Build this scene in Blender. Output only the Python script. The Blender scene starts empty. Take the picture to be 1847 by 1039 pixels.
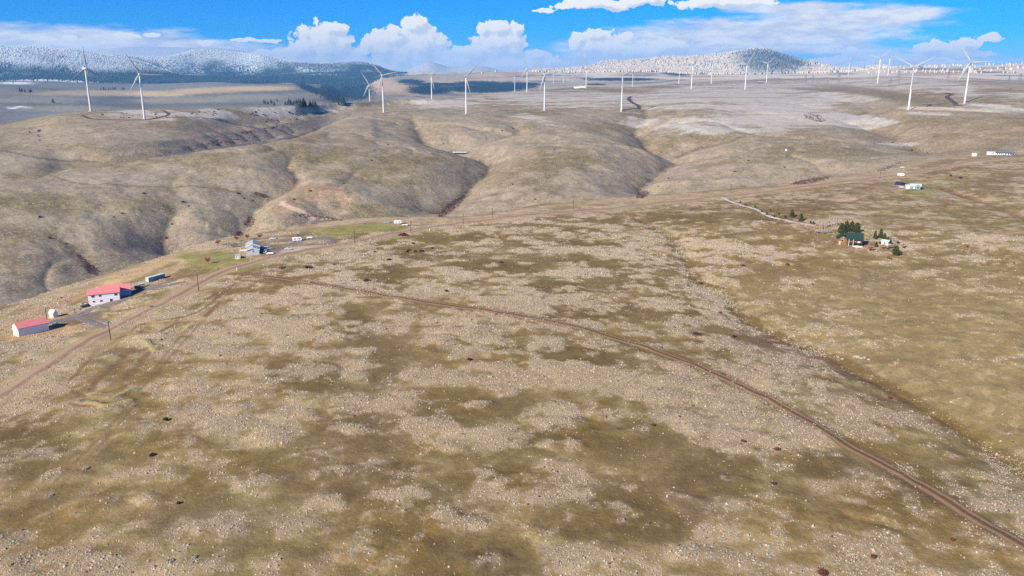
import bpy, math, random
import numpy as np
from mathutils import Vector, Matrix

# ------------------------------------------------------------------ camera, world, sun, exposure
scene = bpy.context.scene
C = scene.collection
random.seed(7)
rng = np.random.default_rng(11)
FOC = 1437.0                       # focal length in photo pixels (photo 1847 x 1039)
PITCH = math.radians(15.3)         # camera looks down
H = 118.0                          # drone height
HAZE = 4.0e-5
cam_d = bpy.data.cameras.new("camera")
cam = bpy.data.objects.new("camera", cam_d); C.objects.link(cam)
cam.location = (0, 0, H)
cam.rotation_euler = (math.radians(90) - PITCH, 0, 0)
cam_d.sensor_width = 36.0
cam_d.lens = 36.0 * FOC / 1847.0
cam_d.clip_start = 1.0
cam_d.clip_end = 90000.0
scene.camera = cam

SUN_EL = math.radians(30)
SUN_AZ = math.radians(-136)         # measured from +Y (view direction) towards +X
sun_dir = Vector((math.sin(SUN_AZ) * math.cos(SUN_EL), math.cos(SUN_AZ) * math.cos(SUN_EL), math.sin(SUN_EL)))
sun_d = bpy.data.lights.new("sun", 'SUN')
sun_d.energy = 4.9; sun_d.angle = math.radians(2.5); sun_d.color = (1.0, 0.90, 0.755)
sun = bpy.data.objects.new("sun", sun_d); C.objects.link(sun)
sun.rotation_euler = (-sun_dir).to_track_quat('-Z', 'Y').to_euler()

scene.view_settings.view_transform = 'Standard'
scene.view_settings.look = 'None'
scene.view_settings.exposure = 0.58
scene.view_settings.gamma = 1.0
scene.view_settings.use_curve_mapping = False
scene.render.engine = 'CYCLES'
scene.cycles.max_bounces = 5
scene.cycles.diffuse_bounces = 2
scene.cycles.volume_bounces = 1
scene.cycles.transparent_max_bounces = 6
scene.cycles.use_denoising = False

def pix_dir(px, py):
    u = (np.asarray(px, float) - 923.5) / FOC
    v = (519.5 - np.asarray(py, float)) / FOC
    cp, sp = math.cos(PITCH), math.sin(PITCH)
    return u, cp + v * sp, -sp + v * cp           # x, y, z

def az_el(px, py):
    x, y, z = pix_dir(px, py)
    return math.degrees(math.atan2(x, y)), math.degrees(math.atan2(z, math.hypot(x, y)))

# ---- world: sky texture, with cloud banks placed by direction
world = bpy.data.worlds.new("World"); scene.world = world
world.use_nodes = True
wt = world.node_tree; wt.nodes.clear()

class NT:
    """small helper for writing node graphs"""
    def __init__(s, tree): s.t = tree
    def n(s, typ, **kw):
        nd = s.t.nodes.new(typ)
        for k, v in kw.items(): setattr(nd, k, v)
        return nd
    def put(s, sock, v):
        if hasattr(v, 'is_output') or isinstance(v, bpy.types.NodeSocket): s.t.links.new(v, sock)
        elif v is not None: sock.default_value = v
    def m(s, op, a, b=None, c=None, clamp=False):
        nd = s.n('ShaderNodeMath', operation=op, use_clamp=clamp)
        s.put(nd.inputs[0], a)
        if b is not None: s.put(nd.inputs[1], b)
        if c is not None: s.put(nd.inputs[2], c)
        return nd.outputs[0]
    def step(s, x, a, b):
        nd = s.n('ShaderNodeMapRange', interpolation_type='SMOOTHSTEP')
        s.put(nd.inputs['Value'], x); s.put(nd.inputs['From Min'], a); s.put(nd.inputs['From Max'], b)
        return nd.outputs[0]
    def mix(s, f, a, b, mode='MIX'):
        nd = s.n('ShaderNodeMix', data_type='RGBA', blend_type=mode)
        s.put(nd.inputs['Factor'], f)
        s.put(nd.inputs[6], a if not isinstance(a, tuple) else (*a, 1)[:4]); s.put(nd.inputs[7], b if not isinstance(b, tuple) else (*b, 1)[:4])
        return nd.outputs[2]
    def noise(s, vec, scale, detail=4, rough=0.55, dim='3D', dist=0.0):
        nd = s.n('ShaderNodeTexNoise', noise_dimensions=dim)
        s.put(nd.inputs['Vector'], vec); s.put(nd.inputs['Scale'], scale)
        s.put(nd.inputs['Detail'], detail); s.put(nd.inputs['Roughness'], rough); s.put(nd.inputs['Distortion'], dist)
        return nd.outputs[0]
    def voro(s, vec, scale, feature='F1', rand=1.0, dim='3D'):
        nd = s.n('ShaderNodeTexVoronoi', feature=feature, voronoi_dimensions=dim)
        s.put(nd.inputs['Vector'], vec); s.put(nd.inputs['Scale'], scale); s.put(nd.inputs['Randomness'], rand)
        return nd
    def comb(s, x, y, z):
        nd = s.n('ShaderNodeCombineXYZ')
        s.put(nd.inputs[0], x); s.put(nd.inputs[1], y); s.put(nd.inputs[2], z)
        return nd.outputs[0]
    def attr(s, name, out='Fac'):
        nd = s.n('ShaderNodeAttribute', attribute_name=name)
        return nd.outputs[out]

# cloud masses: photo pixel centre and radii, turned into azimuth / elevation degrees
CUMULUS = [
    (585,88,58,34),(760,82,48,40),(900,76,46,36),(1110,84,56,22),
    (640,118,150,16),(800,116,120,18),(930,112,80,18),(540,118,70,14),(700,72,40,22),(1130,92,60,16),(1200,84,50,14),
    (575,72,38,30),(602,50,24,12),(548,84,32,24),(590,98,48,22),(522,104,44,18),(470,102,36,13),(622,72,20,7),
    (750,44,26,17),(708,54,16,8),(762,74,30,26),(692,86,42,24),(722,102,66,24),(772,102,38,24),(655,94,18,9),(650,112,60,18),
    (892,46,32,13),(866,50,14,11),(930,50,14,13),(906,70,34,24),(850,98,42,16),(922,86,28,18),(960,96,32,10),(830,108,64,18),
    (1043,68,17,13),(1074,61,23,10),(1104,76,46,18),(1060,84,30,16),
    (1362,84,13,6),(1530,97,15,10),(1546,103,22,8),(1505,110,40,8),
    (1742,74,40,11),(1700,86,54,12),(1785,64,24,10),(1720,97,66,10),(1650,103,50,7),
    (1090,4,80,11),(1042,10,50,7),(1150,2,50,12),(1290,4,68,12),(1340,2,60,11),(980,20,22,5),
    (85,71,18,5),(125,69,16,5),(230,66,28,6),(272,62,18,5),(366,76,18,6),(445,72,24,4),(480,74,28,4)]
STRATUS = [(120,74,220,26),(330,90,170,16),(560,118,120,14),(860,122,200,13),(200,92,260,20),(60,78,120,14),(330,80,110,10),(1360,66,250,30),(1500,40,170,26),(1240,88,230,20),(1600,28,110,16),(1140,98,130,16),(90,90,190,22),(260,82,170,14),
    (1620,110,180,14),(940,112,220,16),(700,122,250,14),(1480,88,150,10),(1440,14,120,10)]

def ellipses(lst, grow=1.0):
    out = []
    for cx, cy, rx, ry in lst:
        a, e = az_el(cx, cy); a2, _ = az_el(cx + rx, cy); _, e2 = az_el(cx, cy - ry)
        out.append((a, e, abs(a2 - a) * grow, abs(e2 - e) * grow))
    return out

def cloud_group(name, lst, amp, wscale, stretch, grow=1.0):
    g = bpy.data.node_groups.new(name, 'ShaderNodeTree')
    g.interface.new_socket('A', in_out='INPUT', socket_type='NodeSocketFloat')
    g.interface.new_socket('E', in_out='INPUT', socket_type='NodeSocketFloat')
    g.interface.new_socket('D', in_out='OUTPUT', socket_type='NodeSocketFloat')
    k = NT(g); gi = k.n('NodeGroupInput'); go = k.n('NodeGroupOutput')
    A, E = gi.outputs['A'], gi.outputs['E']
    vec = k.comb(A, k.m('MULTIPLY', E, stretch), 0.0)
    w1 = k.m('SUBTRACT', k.noise(vec, wscale * 0.45, 3), 0.5)
    w2 = k.m('SUBTRACT', k.noise(k.comb(A, k.m('MULTIPLY', E, stretch), 7.3), wscale * 0.45, 3), 0.5)
    A2 = k.m('ADD', A, k.m('MULTIPLY', w1, 1.1 * amp)); E2 = k.m('ADD', E, k.m('MULTIPLY', w2, 0.8 * amp / max(stretch, 1)))
    best = None
    for a, e, ra, re in ellipses(lst, grow):
        dx = k.m('DIVIDE', k.m('SUBTRACT', A2, a), ra); dy = k.m('DIVIDE', k.m('SUBTRACT', E2, e), re)
        d = k.m('SUBTRACT', 1.0, k.m('SQRT', k.m('ADD', k.m('MULTIPLY', dx, dx), k.m('MULTIPLY', dy, dy))))
        best = d if best is None else k.m('SMOOTH_MAX', best, d, 0.25)
    bil = k.voro(vec, wscale * 1.1, 'SMOOTH_F1'); bil.inputs['Smoothness'].default_value = 0.35
    bil3 = k.voro(vec, wscale * 6.5, 'SMOOTH_F1'); bil3.inputs['Smoothness'].default_value = 0.3
    bil2 = k.voro(vec, wscale * 2.7, 'SMOOTH_F1'); bil2.inputs['Smoothness'].default_value = 0.35
    fb = k.noise(vec, wscale * 1.3, 6, 0.6)
    if stretch <= 1.5:
        tex = k.m('ADD', k.m('MULTIPLY', k.m('SUBTRACT', 0.5, bil.outputs['Distance']), 0.55), k.m('MULTIPLY', k.m('SUBTRACT', 0.5, bil2.outputs['Distance']), 0.26))
        tex = k.m('ADD', tex, k.m('ADD', k.m('MULTIPLY', k.m('SUBTRACT', fb, 0.5), 0.8), k.m('MULTIPLY', k.m('SUBTRACT', 0.45, bil3.outputs['Distance']), 0.16)))
    else:
        tex = k.m('MULTIPLY', k.m('SUBTRACT', fb, 0.5), 2.0)
    k.put(go.inputs['D'], k.m('ADD', best, k.m('MULTIPLY', tex, amp)))
    return g

w = NT(wt)
sky = w.n('ShaderNodeTexSky', sky_type='NISHITA')
sky.sun_disc = False; sky.sun_elevation = SUN_EL; sky.sun_rotation = SUN_AZ
sky.altitude = 2500; sky.air_density = 1.0; sky.dust_density = 0.0; sky.ozone_density = 4.0
tint = w.mix(1.0, sky.outputs[0], (0.32, 0.60, 1.04), 'MULTIPLY')
hs = w.n('ShaderNodeHueSaturation'); wt.links.new(tint, hs.inputs['Color'])
hs.inputs['Saturation'].default_value = 1.25; hs.inputs['Value'].default_value = 1.0
bg = w.n('ShaderNodeBackground'); bg.inputs['Strength'].default_value = 0.09
wt.links.new(hs.outputs[0], bg.inputs['Color'])
wo = w.n('ShaderNodeOutputWorld'); wt.links.new(bg.outputs[0], wo.inputs['Surface'])

# ---- the clouds hang on a far dome outside everything else; between them the dome is clear
g1 = cloud_group('cumulus', CUMULUS, 1.1, 1.05, 1.0, 1.12)
g2 = cloud_group('stratus', STRATUS, 0.8, 0.30, 4.5)
m_cloud = bpy.data.materials.new('cloud_layer'); m_cloud.use_nodes = True
m_cloud.cycles.emission_sampling = 'NONE'
ct = m_cloud.node_tree; ct.nodes.clear(); w = NT(ct)
nrm = w.n('ShaderNodeVectorMath', operation='NORMALIZE'); ct.links.new(w.n('ShaderNodeTexCoord').outputs['Object'], nrm.inputs[0])
sep = w.n('ShaderNodeSeparateXYZ'); ct.links.new(nrm.outputs[0], sep.inputs[0])
A = w.m('DEGREES', w.m('ARCTAN2', sep.outputs[0], sep.outputs[1])); E = w.m('DEGREES', w.m('ARCSINE', sep.outputs[2]))
def cl(g, a, e):
    nd = w.n('ShaderNodeGroup'); nd.node_tree = g
    w.put(nd.inputs['A'], a); w.put(nd.inputs['E'], e)
    return nd.outputs['D']
d0 = cl(g1, A, E); d1 = cl(g1, w.m('SUBTRACT', A, 0.35), w.m('ADD', E, 0.38))
s0 = cl(g2, A, E)
alpha1 = w.step(d0, 0.0, 0.14)
lit = w.step(w.m('SUBTRACT', d0, d1), -0.42, 0.36)
low = w.step(E, 0.2, 3.2)
lit2 = w.m('MULTIPLY', lit, w.m('ADD', 0.55, w.m('MULTIPLY', low, 0.45)))
c_cum = w.mix(lit2, (0.70, 0.76, 0.88), (1.06, 1.06, 1.04))
alpha2 = w.m('MULTIPLY', w.step(s0, -0.42, 0.42), 0.95)
sh2 = w.noise(w.comb(A, w.m('MULTIPLY', E, 4.0), 3.0), 0.5, 5)
c_str = w.mix(w.step(sh2, 0.35, 0.65), (0.66, 0.71, 0.85), (1.0, 0.99, 1.0))
colr = w.mix(alpha1, c_str, c_cum)
aa = w.m('SUBTRACT', 1.0, w.m('MULTIPLY', w.m('SUBTRACT', 1.0, alpha1), w.m('SUBTRACT', 1.0, alpha2)))
em = w.n('ShaderNodeEmission'); ct.links.new(colr, em.inputs['Color']); em.inputs['Strength'].default_value = 0.95 / 2 ** scene.view_settings.exposure
tr = w.n('ShaderNodeBsdfTransparent'); mx = w.n('ShaderNodeMixShader')
ct.links.new(aa, mx.inputs[0]); ct.links.new(tr.outputs[0], mx.inputs[1]); ct.links.new(em.outputs[0], mx.inputs[2])
co = w.n('ShaderNodeOutputMaterial'); ct.links.new(mx.outputs[0], co.inputs['Surface'])
_v, _f = [], []
for i in range(61):
    for j in range(13):
        a_, e_ = math.radians(-70 + 140 * i / 60), math.radians(-1.5 + 26 * j / 12)
        _v.append((60000 * math.sin(a_) * math.cos(e_), 60000 * math.cos(a_) * math.cos(e_), 60000 * math.sin(e_)))
for i in range(60):
    for j in range(12):
        q = i * 13 + j; _f.append((q, q + 1, q + 14, q + 13))
_me = bpy.data.meshes.new('sky'); _me.from_pydata(_v, [], _f); _me.materials.append(m_cloud)
_o = bpy.data.objects.new('sky', _me); C.objects.link(_o); _o.location = (0, 0, H); _o['kind'] = 'structure'

# ------------------------------------------------------------------ terrain heights
def _hash(ix, iy, seed):
    h = (ix.astype(np.int64) * 374761393 + iy.astype(np.int64) * 668265263 + seed * 1274126177) & 0xffffffff
    h = ((h ^ (h >> 13)) * 1274126177) & 0xffffffff
    return ((h ^ (h >> 16)) & 0xffffff) / float(0xffffff)

def vnoise(x, y, seed=0):
    ix, iy = np.floor(x), np.floor(y); fx, fy = x - ix, y - iy
    ux, uy = fx * fx * fx * (fx * (fx * 6 - 15) + 10), fy * fy * fy * (fy * (fy * 6 - 15) + 10)
    ix, iy = ix.astype(np.int64), iy.astype(np.int64)
    a, b = _hash(ix, iy, seed), _hash(ix + 1, iy, seed); c, d = _hash(ix, iy + 1, seed), _hash(ix + 1, iy + 1, seed)
    return (a * (1 - ux) + b * ux) * (1 - uy) + (c * (1 - ux) + d * ux) * uy * 1.0

def fbm(x, y, wl, oct=4, seed=0, gain=0.5):
    s, amp, tot = 0, 1.0, 0.0
    ca, sa = math.cos(0.6), math.sin(0.6)
    X, Y = x / wl, y / wl
    for o in range(oct):
        s = s + amp * vnoise(X + 17.3 * o, Y - 9.1 * o, seed + o); tot += amp; amp *= gain
        X, Y = (X * ca - Y * sa) * 2.03, (X * sa + Y * ca) * 2.03
    return s / tot

def sst(x, a, b):
    t = np.clip((x - a) / (b - a), 0, 1); return t * t * (3 - 2 * t)

def pchip_slopes(x, y):
    h = np.diff(x, axis=-1); d = np.diff(y, axis=-1) / h
    m = np.zeros_like(y)
    w1, w2 = 2 * h[..., 1:] + h[..., :-1], h[..., 1:] + 2 * h[..., :-1]
    same = d[..., :-1] * d[..., 1:] > 0
    with np.errstate(divide='ignore', invalid='ignore'):
        hm = (w1 + w2) / (w1 / d[..., :-1] + w2 / d[..., 1:])
    m[..., 1:-1] = np.where(same, hm, 0)
    m[..., 0], m[..., -1] = d[..., 0], d[..., -1]
    return m

def hermite(x0, x1, y0, y1, m0, m1, x):
    h = x1 - x0; t = (x - x0) / h
    return y0 * (1 + 2 * t) * (1 - t) ** 2 + m0 * h * t * (1 - t) ** 2 + y1 * t * t * (3 - 2 * t) + m1 * h * t * t * (t - 1)

def curve(xs, ys, x):
    xs, ys = np.array(xs, float), np.array(ys, float)
    m = pchip_slopes(xs, ys)
    x = np.clip(x, xs[0], xs[-1])
    i = np.clip(np.searchsorted(xs, x, side='right') - 1, 0, len(xs) - 2)
    return hermite(xs[i], xs[i + 1], ys[i], ys[i + 1], m[i], m[i + 1], x)

# azimuths of the terrain columns: dense in front, coarse behind
AZ = np.concatenate([np.radians(np.linspace(-180, -41.5, 36, endpoint=False)), np.radians(np.linspace(-41.5, 41.5, 781)), np.radians(np.linspace(41.5, 180, 37)[1:])])
R0, R1 = 25.0, 27000.0              # rings of the terrain grid, closer together where the picture needs them
LR = np.concatenate([np.linspace(math.log(a), math.log(b), n, endpoint=False) for a, b, n in ((25, 110, 60), (110, 700, 600), (700, 2600, 340), (2600, 27000, 260))] + [[math.log(R1)]])
RR = np.exp(LR); NR = len(RR)
AZc = np.clip(AZ, math.radians(-36.5), math.radians(36.5))

def line_z(pts):          # pts: (px, py, z) -> (ln r, z) per column
    a, l, zz = [], [], []
    for px, py, z in pts:
        x, y, dz = pix_dir(px, py); h = math.hypot(x, y)
        a.append(math.atan2(x, y)); l.append(math.log((H - z) * h / -dz)); zz.append(z)
    return curve(a, l, AZc), curve(a, zz, AZc)

def line_r(pts):          # pts: (px, py, r)
    a, l, zz = [], [], []
    for px, py, r in pts:
        x, y, dz = pix_dir(px, py); h = math.hypot(x, y)
        a.append(math.atan2(x, y)); l.append(math.log(r)); zz.append(H + r * dz / h)
    return curve(a, l, AZc), curve(a, zz, AZc)

def by_px(pts):           # value per column from (px, value), azimuth taken on a middle row
    a = [math.atan2(*[float(q) for q in pix_dir(px, 300)[:2]]) for px, _ in pts]
    return curve(a, [v for _, v in pts], AZc)

crest = [(-100,590,-12),(0,556,-11),(60,538,-11),(150,508,-11),(230,484,-9),(300,462,-7),(400,432,-4),(480,420,-3),(560,404,-3),(640,396,-1),(720,393,0),(840,392,0),
         (900,384,1),(1000,366,1.5),(1100,358,2),(1200,352,2.5),(1300,343,4),(1400,335,5.5),(1500,320,7),(1560,310,8),(1620,300,9),(1680,283,11),(1720,277,12),(1780,273,13),(1847,271,14),(1950,270,15)]
crest_y = lambda px: float(np.interp(px, [c[0] for c in crest], [c[1] for c in crest]))
hill = [(-100,340,-24),(0,333.5,-20),(70,321,-18),(120,303,-14),(194,294,-11),(258,286,-8),(349,275,-2),(397,269,1),(455,261,5),(515,253,6),(547,246,8),(571,235,10),(607,220,15),(644,206,23),
        (692,203,26),(760,206,26),(842,204,27),(982,199,30),(1121,199,31),(1240,200,34),(1350,195,36),(1450,195,36),(1520,205,32),(1580,205,32),(1639,195,46),(1700,193,48),(1740,192,49),(1790,196,47),(1847,204,42),(1950,212,40)]
plateau = [(-100,228,18),(0,225,20),(60,214,28),(100,207,36),(165,200,41),(250,197,42),(330,197,42),(400,195,42),(480,192,42),(560,190,42),(607,189,42),(644,185,42),(692,182,42),(760,180,43),(800,178,43),(842,176,43),(900,172,44),(950,167,45),
           (1000,160,48),(1057,157,48),(1121,158,50),(1180,156,54),(1240,150,62),(1300,146,66),(1400,143,70),(1480,140,76),(1560,140,85),(1602,137,92),(1639,139,90),(1740,145,84),(1847,150,82),(1950,154,80)]
L = []
L.append((np.full(AZ.shape, math.log(20.0)), np.full(AZ.shape, -1.0)))
L.append(line_z([(-100,1039,0),(400,1039,0),(900,1039,0.5),(1400,1039,0),(1950,1039,-1)]))
L.append(line_z([(-100,830,-2),(200,820,0),(600,800,1),(1000,800,0.5),(1400,790,-1.5),(1700,780,-4),(1950,760,-3)]))
L.append(line_z([(-100,760,-4),(0,715,-3),(200,650,-1),(400,600,0),(600,570,1.5),(900,560,2),(1150,560,0),(1400,560,-3),(1600,560,-1),(1847,560,4),(1950,560,5)]))
L.append(line_z([(-100,640,-6),(0,605,-7),(150,548,-7),(300,500,-3),(400,472,-1.5),(550,445,0),(700,430,1),(900,420,2),(1100,412,1.5),(1300,390,4),(1500,370,8),(1650,350,10),(1847,330,12),(1950,325,13)]))
L5 = line_z(crest); L.append(L5)
L7 = line_z([(px, crest_y(px) + 4, z) for px, z in [(-100,-100),(0,-95),(150,-90),(300,-80),(440,-72),(560,-66),(700,-62),(850,-60),(1000,-50),(1160,-42),(1300,-38),(1440,-30),(1520,-22),(1620,-8),(1700,4),(1760,9.5),(1847,12),(1950,13)]])
L.append((L5[0] + 0.62 * (L7[0] - L5[0]), np.minimum(L7[1] - 5, L5[1] - 2)))
L.append(L7)
L.append(line_z([(-100,440,-57),(0,430,-55),(150,410,-52),(300,370,-42),(440,340,-33),(560,320,-25),(700,300,-18),(850,290,-14),(1000,280,-8),(1160,275,-6),(1300,262,-3),(1440,262,0),(1520,262,3),(1620,255,10),(1700,248,18),(1847,245,25),(1950,245,26)]))
L9 = line_z(hill); L.append(L9)
L11 = line_z([(-100,342,-35),(0,335.5,-32),(70,323,-29),(120,305,-25),(200,295.5,-20),(258,288,-16),(349,277,-12),(397,271,-10),(455,263,-8),(515,255,-6),(571,237,-2),(607,222,8),(644,207,22.5),
        (692,197,28),(760,196,28),(842,194,30),(982,190,33),(1121,188,36),(1240,182,44),(1350,178,47),(1450,172,52),(1520,172,54),(1580,170,60),(1639,186,50),(1740,185,54),(1847,192,50),(1950,198,48)])
dip = by_px([(-100,0),(140,2),(250,26),(455,42),(560,32),(607,20),(650,3),(692,0),(1580,0),(1639,3),(1950,4)])
L.append((0.5 * (L9[0] + L11[0]), 0.5 * (L9[1] + L11[1]) - dip))
L.append(L11)
L.append(line_z([(-100,270,2),(0,268,2),(100,262,4),(200,258,5),(300,250,6),(380,236,9),(430,228,10),(480,223,10.5),(560,206,22),(607,197,28),(644,194,30),(692,190,31),(760,188,32),(842,186,35),(982,182,38),(1121,178,42),(1240,168,52),(1350,164,55),(1450,160,60),(1520,158,66),(1580,154,72),(1639,168,64),(1740,172,64),(1847,182,58),(1950,186,56)]))
L13 = line_z(plateau); L.append(L13)
L15 = line_r([(-100,229,2900),(0,226,2900),(60,215,3000),(165,201,3100),(250,198,3200),(400,196,3200),(480,193,3300),(607,190,3400),(692,183,3700),(842,177,4200),(950,168,4500),(1000,161,4600),(1057,158,4800),(1121,158,4800),(1240,149,5000),(1400,142,5200),(1480,139,5400),(1602,136.5,5200),(1740,143,5000),(1847,148,5000),(1950,150,5000)])
dip2 = by_px([(-100,55),(250,60),(607,55),(760,50),(900,40),(1000,14),(1121,4),(1240,1),(1950,2)])
L.append((0.45 * L13[0] + 0.55 * L15[0], 0.5 * (L13[1] + L15[1]) - dip2))
L.append(L15)
L.append(line_r([(-100,168,4600),(0,165,4600),(164,168,4600),(240,172,4600),(300,165,4600),(400,157,4700),(520,159,4700),(580,168,4800),(630,180,5200),(680,162,5800),(760,152,6200),(842,150,6400),(950,146,6500),(1057,146,6500),(1140,142,6500),(1240,139,6500),(1400,138,6500),(1480,136,6800),(1602,132,6500),(1740,132,6500),(1847,132,6500),(1950,132,6500)]))
L.append(line_r([(-100,140,8500),(0,142,8500),(80,140,8500),(180,146,8500),(300,148,8200),(400,146,8000),(520,148,8000),(600,152,8000),(650,156,8000),(690,140,8000),(760,134,8200),(842,132,8500),(900,128,8500),(1000,130,8500),(1100,128,8500),(1180,127,8500),(1240,132,8000),(1340,134,8000),(1420,132,8000),(1520,130,8000),(1602,122,8000),(1700,120,8000),(1847,116,8000),(1950,114,8000)]))
Lf = line_r([(-100,90,9800),(0,89,9800),(60,88,9800),(110,92,9800),(150,96,9800),(200,104,9800),(250,115,9800),(290,128,9800),(330,139,9800),(400,142,9800),(480,140,9800),(540,137,9800),(640,136,9800),(700,136,9600),(760,136,9500),(842,134.6,9500),(1000,129.5,9500),(1100,121,9500),(1200,115,9500),(1300,110,9500),(1375,106,9500),(1440,122,9500),(1520,128,9500),(1602,123,9500),(1740,120.5,9500),(1950,116.5,9500)])
L.append(Lf); L.append((Lf[0] + 0.1, Lf[1] - by_px([(-100,20),(150,50),(280,70),(380,30),(480,0),(1950,0)])))
L.append(line_r([(-100,88,12000),(0,88,12000),(60,88,12000),(150,94,12000),(240,105,11500),(300,100,11500),(370,90,12000),(430,94,12000),(480,103,11500),(540,116,11500),(580,118,11500),(640,114,11500),(680,122,11500),(710,133,11500),(760,138,11500),(842,137,11000),(900,134,11000),(1000,129,11000),(1100,113,11000),(1200,103,11000),(1300,94,11000),(1345,90,11000),(1375,89,11000),(1400,97,11000),(1440,110,11000),(1480,119,11000),(1540,126,11000),(1602,126,11000),(1700,122,11000),(1847,119,11000),(1950,118,11000)]))
L.append((np.full(AZ.shape, math.log(15000.0)), by_px([(-100,150),(400,100),(700,0),(1100,50),(1340,120),(1500,60),(1950,60)])))
L.append(line_r([(-100,100,19500),(120,98,19500),(170,93,19500),(220,86,19500),(300,85,19500),(370,86.5,19500),(430,91,19500),(520,112,19500),(700,132,19500),(740,124,19500),(776,112,19500),(815,121,19500),(860,118,19500),(920,130,19500),(1100,135,19500),(1950,135,19500)]))
L.append((np.full(AZ.shape, math.log(30000.0)), np.full(AZ.shape, -200.0)))

KX = np.stack([l for l, _ in L], 1); KZ = np.stack([z for _, z in L], 1)
kk = np.hanning(23)[1:-1]; kk /= kk.sum()
for q in range(9, 16):
    for K_ in (KX, KZ): K_[:, q] = np.convolve(np.pad(K_[:, q], 10, mode='edge'), kk, mode='valid')
for i in range(1, KX.shape[1]): KX[:, i] = np.maximum(KX[:, i], KX[:, i - 1] + 0.012)
KM = pchip_slopes(KX, KZ)
Z = np.zeros((len(AZ), NR)); SEG = np.zeros_like(Z)
for c in range(len(AZ)):
    i = np.clip(np.searchsorted(KX[c], LR, side='right') - 1, 0, KX.shape[1] - 2)
    Z[c] = hermite(KX[c][i], KX[c][i + 1], KZ[c][i], KZ[c][i + 1], KM[c][i], KM[c][i + 1], LR)
    SEG[c] = i + (LR - KX[c][i]) / (KX[c][i + 1] - KX[c][i])
# a touch of smoothing across columns takes the facets out of the loft
ker = np.array([1, 4, 6, 4, 1.0]); ker /= ker.sum()
Zp = np.pad(Z, ((2, 2), (0, 0)), mode='edge'); Z = sum(ker[k] * Zp[k:k + len(AZ)] for k in range(5))
X = np.sin(AZ)[:, None] * RR[None, :]; Y = np.cos(AZ)[:, None] * RR[None, :]

# rolling relief, by zone: (foreground mounds, hills, far country)
def seg_mask(a, b, f=0.25): return sst(SEG, a - f, a + f) * (1 - sst(SEG, b - f, b + f))
m_fg = 1 - sst(SEG, 4.6, 5.2); m_mid = seg_mask(6.6, 12.8); m_far = sst(SEG, 13.6, 15)
def mound_field(x, y, cell, seed, r0, r1, fill):
    """scattered low earth mounds: 1 at a mound's middle, 0 at its rim"""
    wx, wy = (fbm(x, y, 11, 2, seed + 50) - 0.5) * 8, (fbm(x, y, 11, 2, seed + 60) - 0.5) * 7
    u, v = (x + wx) * 0.66, y + wy; ci, cj = np.floor(u / cell), np.floor(v / cell); best = np.full(x.shape, -1.0)
    for di in (-1, 0, 1):
        for dj in (-1, 0, 1):
            a, b = ci + di, cj + dj
            jx, jy, jr, keep = _hash(a, b, seed), _hash(a, b, seed + 1), _hash(a, b, seed + 2), _hash(a, b, seed + 3)
            d = np.hypot(u - (a + .15 + .7 * jx) * cell, v - (b + .15 + .7 * jy) * cell) / (r0 + (r1 - r0) * jr * jr)
            best = np.maximum(best, np.where(keep < fill, 1 - d, -1.0))
    return best
mound = np.maximum(mound_field(X, Y, 15.0, 301, 5.0, 11.0, 0.86), mound_field(X + 90, Y - 40, 24.0, 331, 8.0, 17.0, 0.45))     # earth mounds with pale grass on them
Z += m_fg * ((sst(mound, -0.15, 0.7) - 0.3) * 0.55 + (fbm(X, Y, 90, 3, 21) - 0.5) * 2.0)
amp_mid = m_mid * np.clip(np.minimum(SEG - 6.6, 1), 0, 1)
Z += amp_mid * ((fbm(X, Y, 360, 3, 5) - 0.5) * 9 + (fbm(X, Y, 70, 3, 9) - 0.5) * 1.8 + (fbm(X + 0.4 * Y, Y, 26, 3, 19, 0.6) - 0.5) * 2.2) * (1 - 0.65 * sst(SEG, 9, 11) )
dr_n = fbm(X, Y, 300, 3, 35); dr_m = fbm(X, Y, 150, 3, 37)
Z -= amp_mid * (1 - 0.8 * sst(SEG, 9, 11)) * (3.0 * np.exp(-np.abs(dr_n - 0.5) / 0.022) + 0.8 * np.exp(-np.abs(dr_m - 0.5) / 0.025))
rid = 1 - np.abs(2 * fbm(X, Y, 1500, 4, 31) - 1)
rough = sst(SEG, 17.1, 17.8) * (1 - sst(SEG, 19.98, 20.3))
Z += m_far * (fbm(X, Y, 900, 4, 14) - 0.5) * 30 * (1 - sst(SEG, 16.5, 17))
Z += m_far * (fbm(X * 0.7 + 0.3 * Y, Y, 1100, 3, 43) - 0.5) * 75 * sst(SEG, 14.9, 15.4) * (1 - sst(SEG, 16.4, 16.9)) * sst(-np.degrees(AZ), 9, 13)[:, None]
Z += rough * (rid - 0.75) * 110

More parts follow.
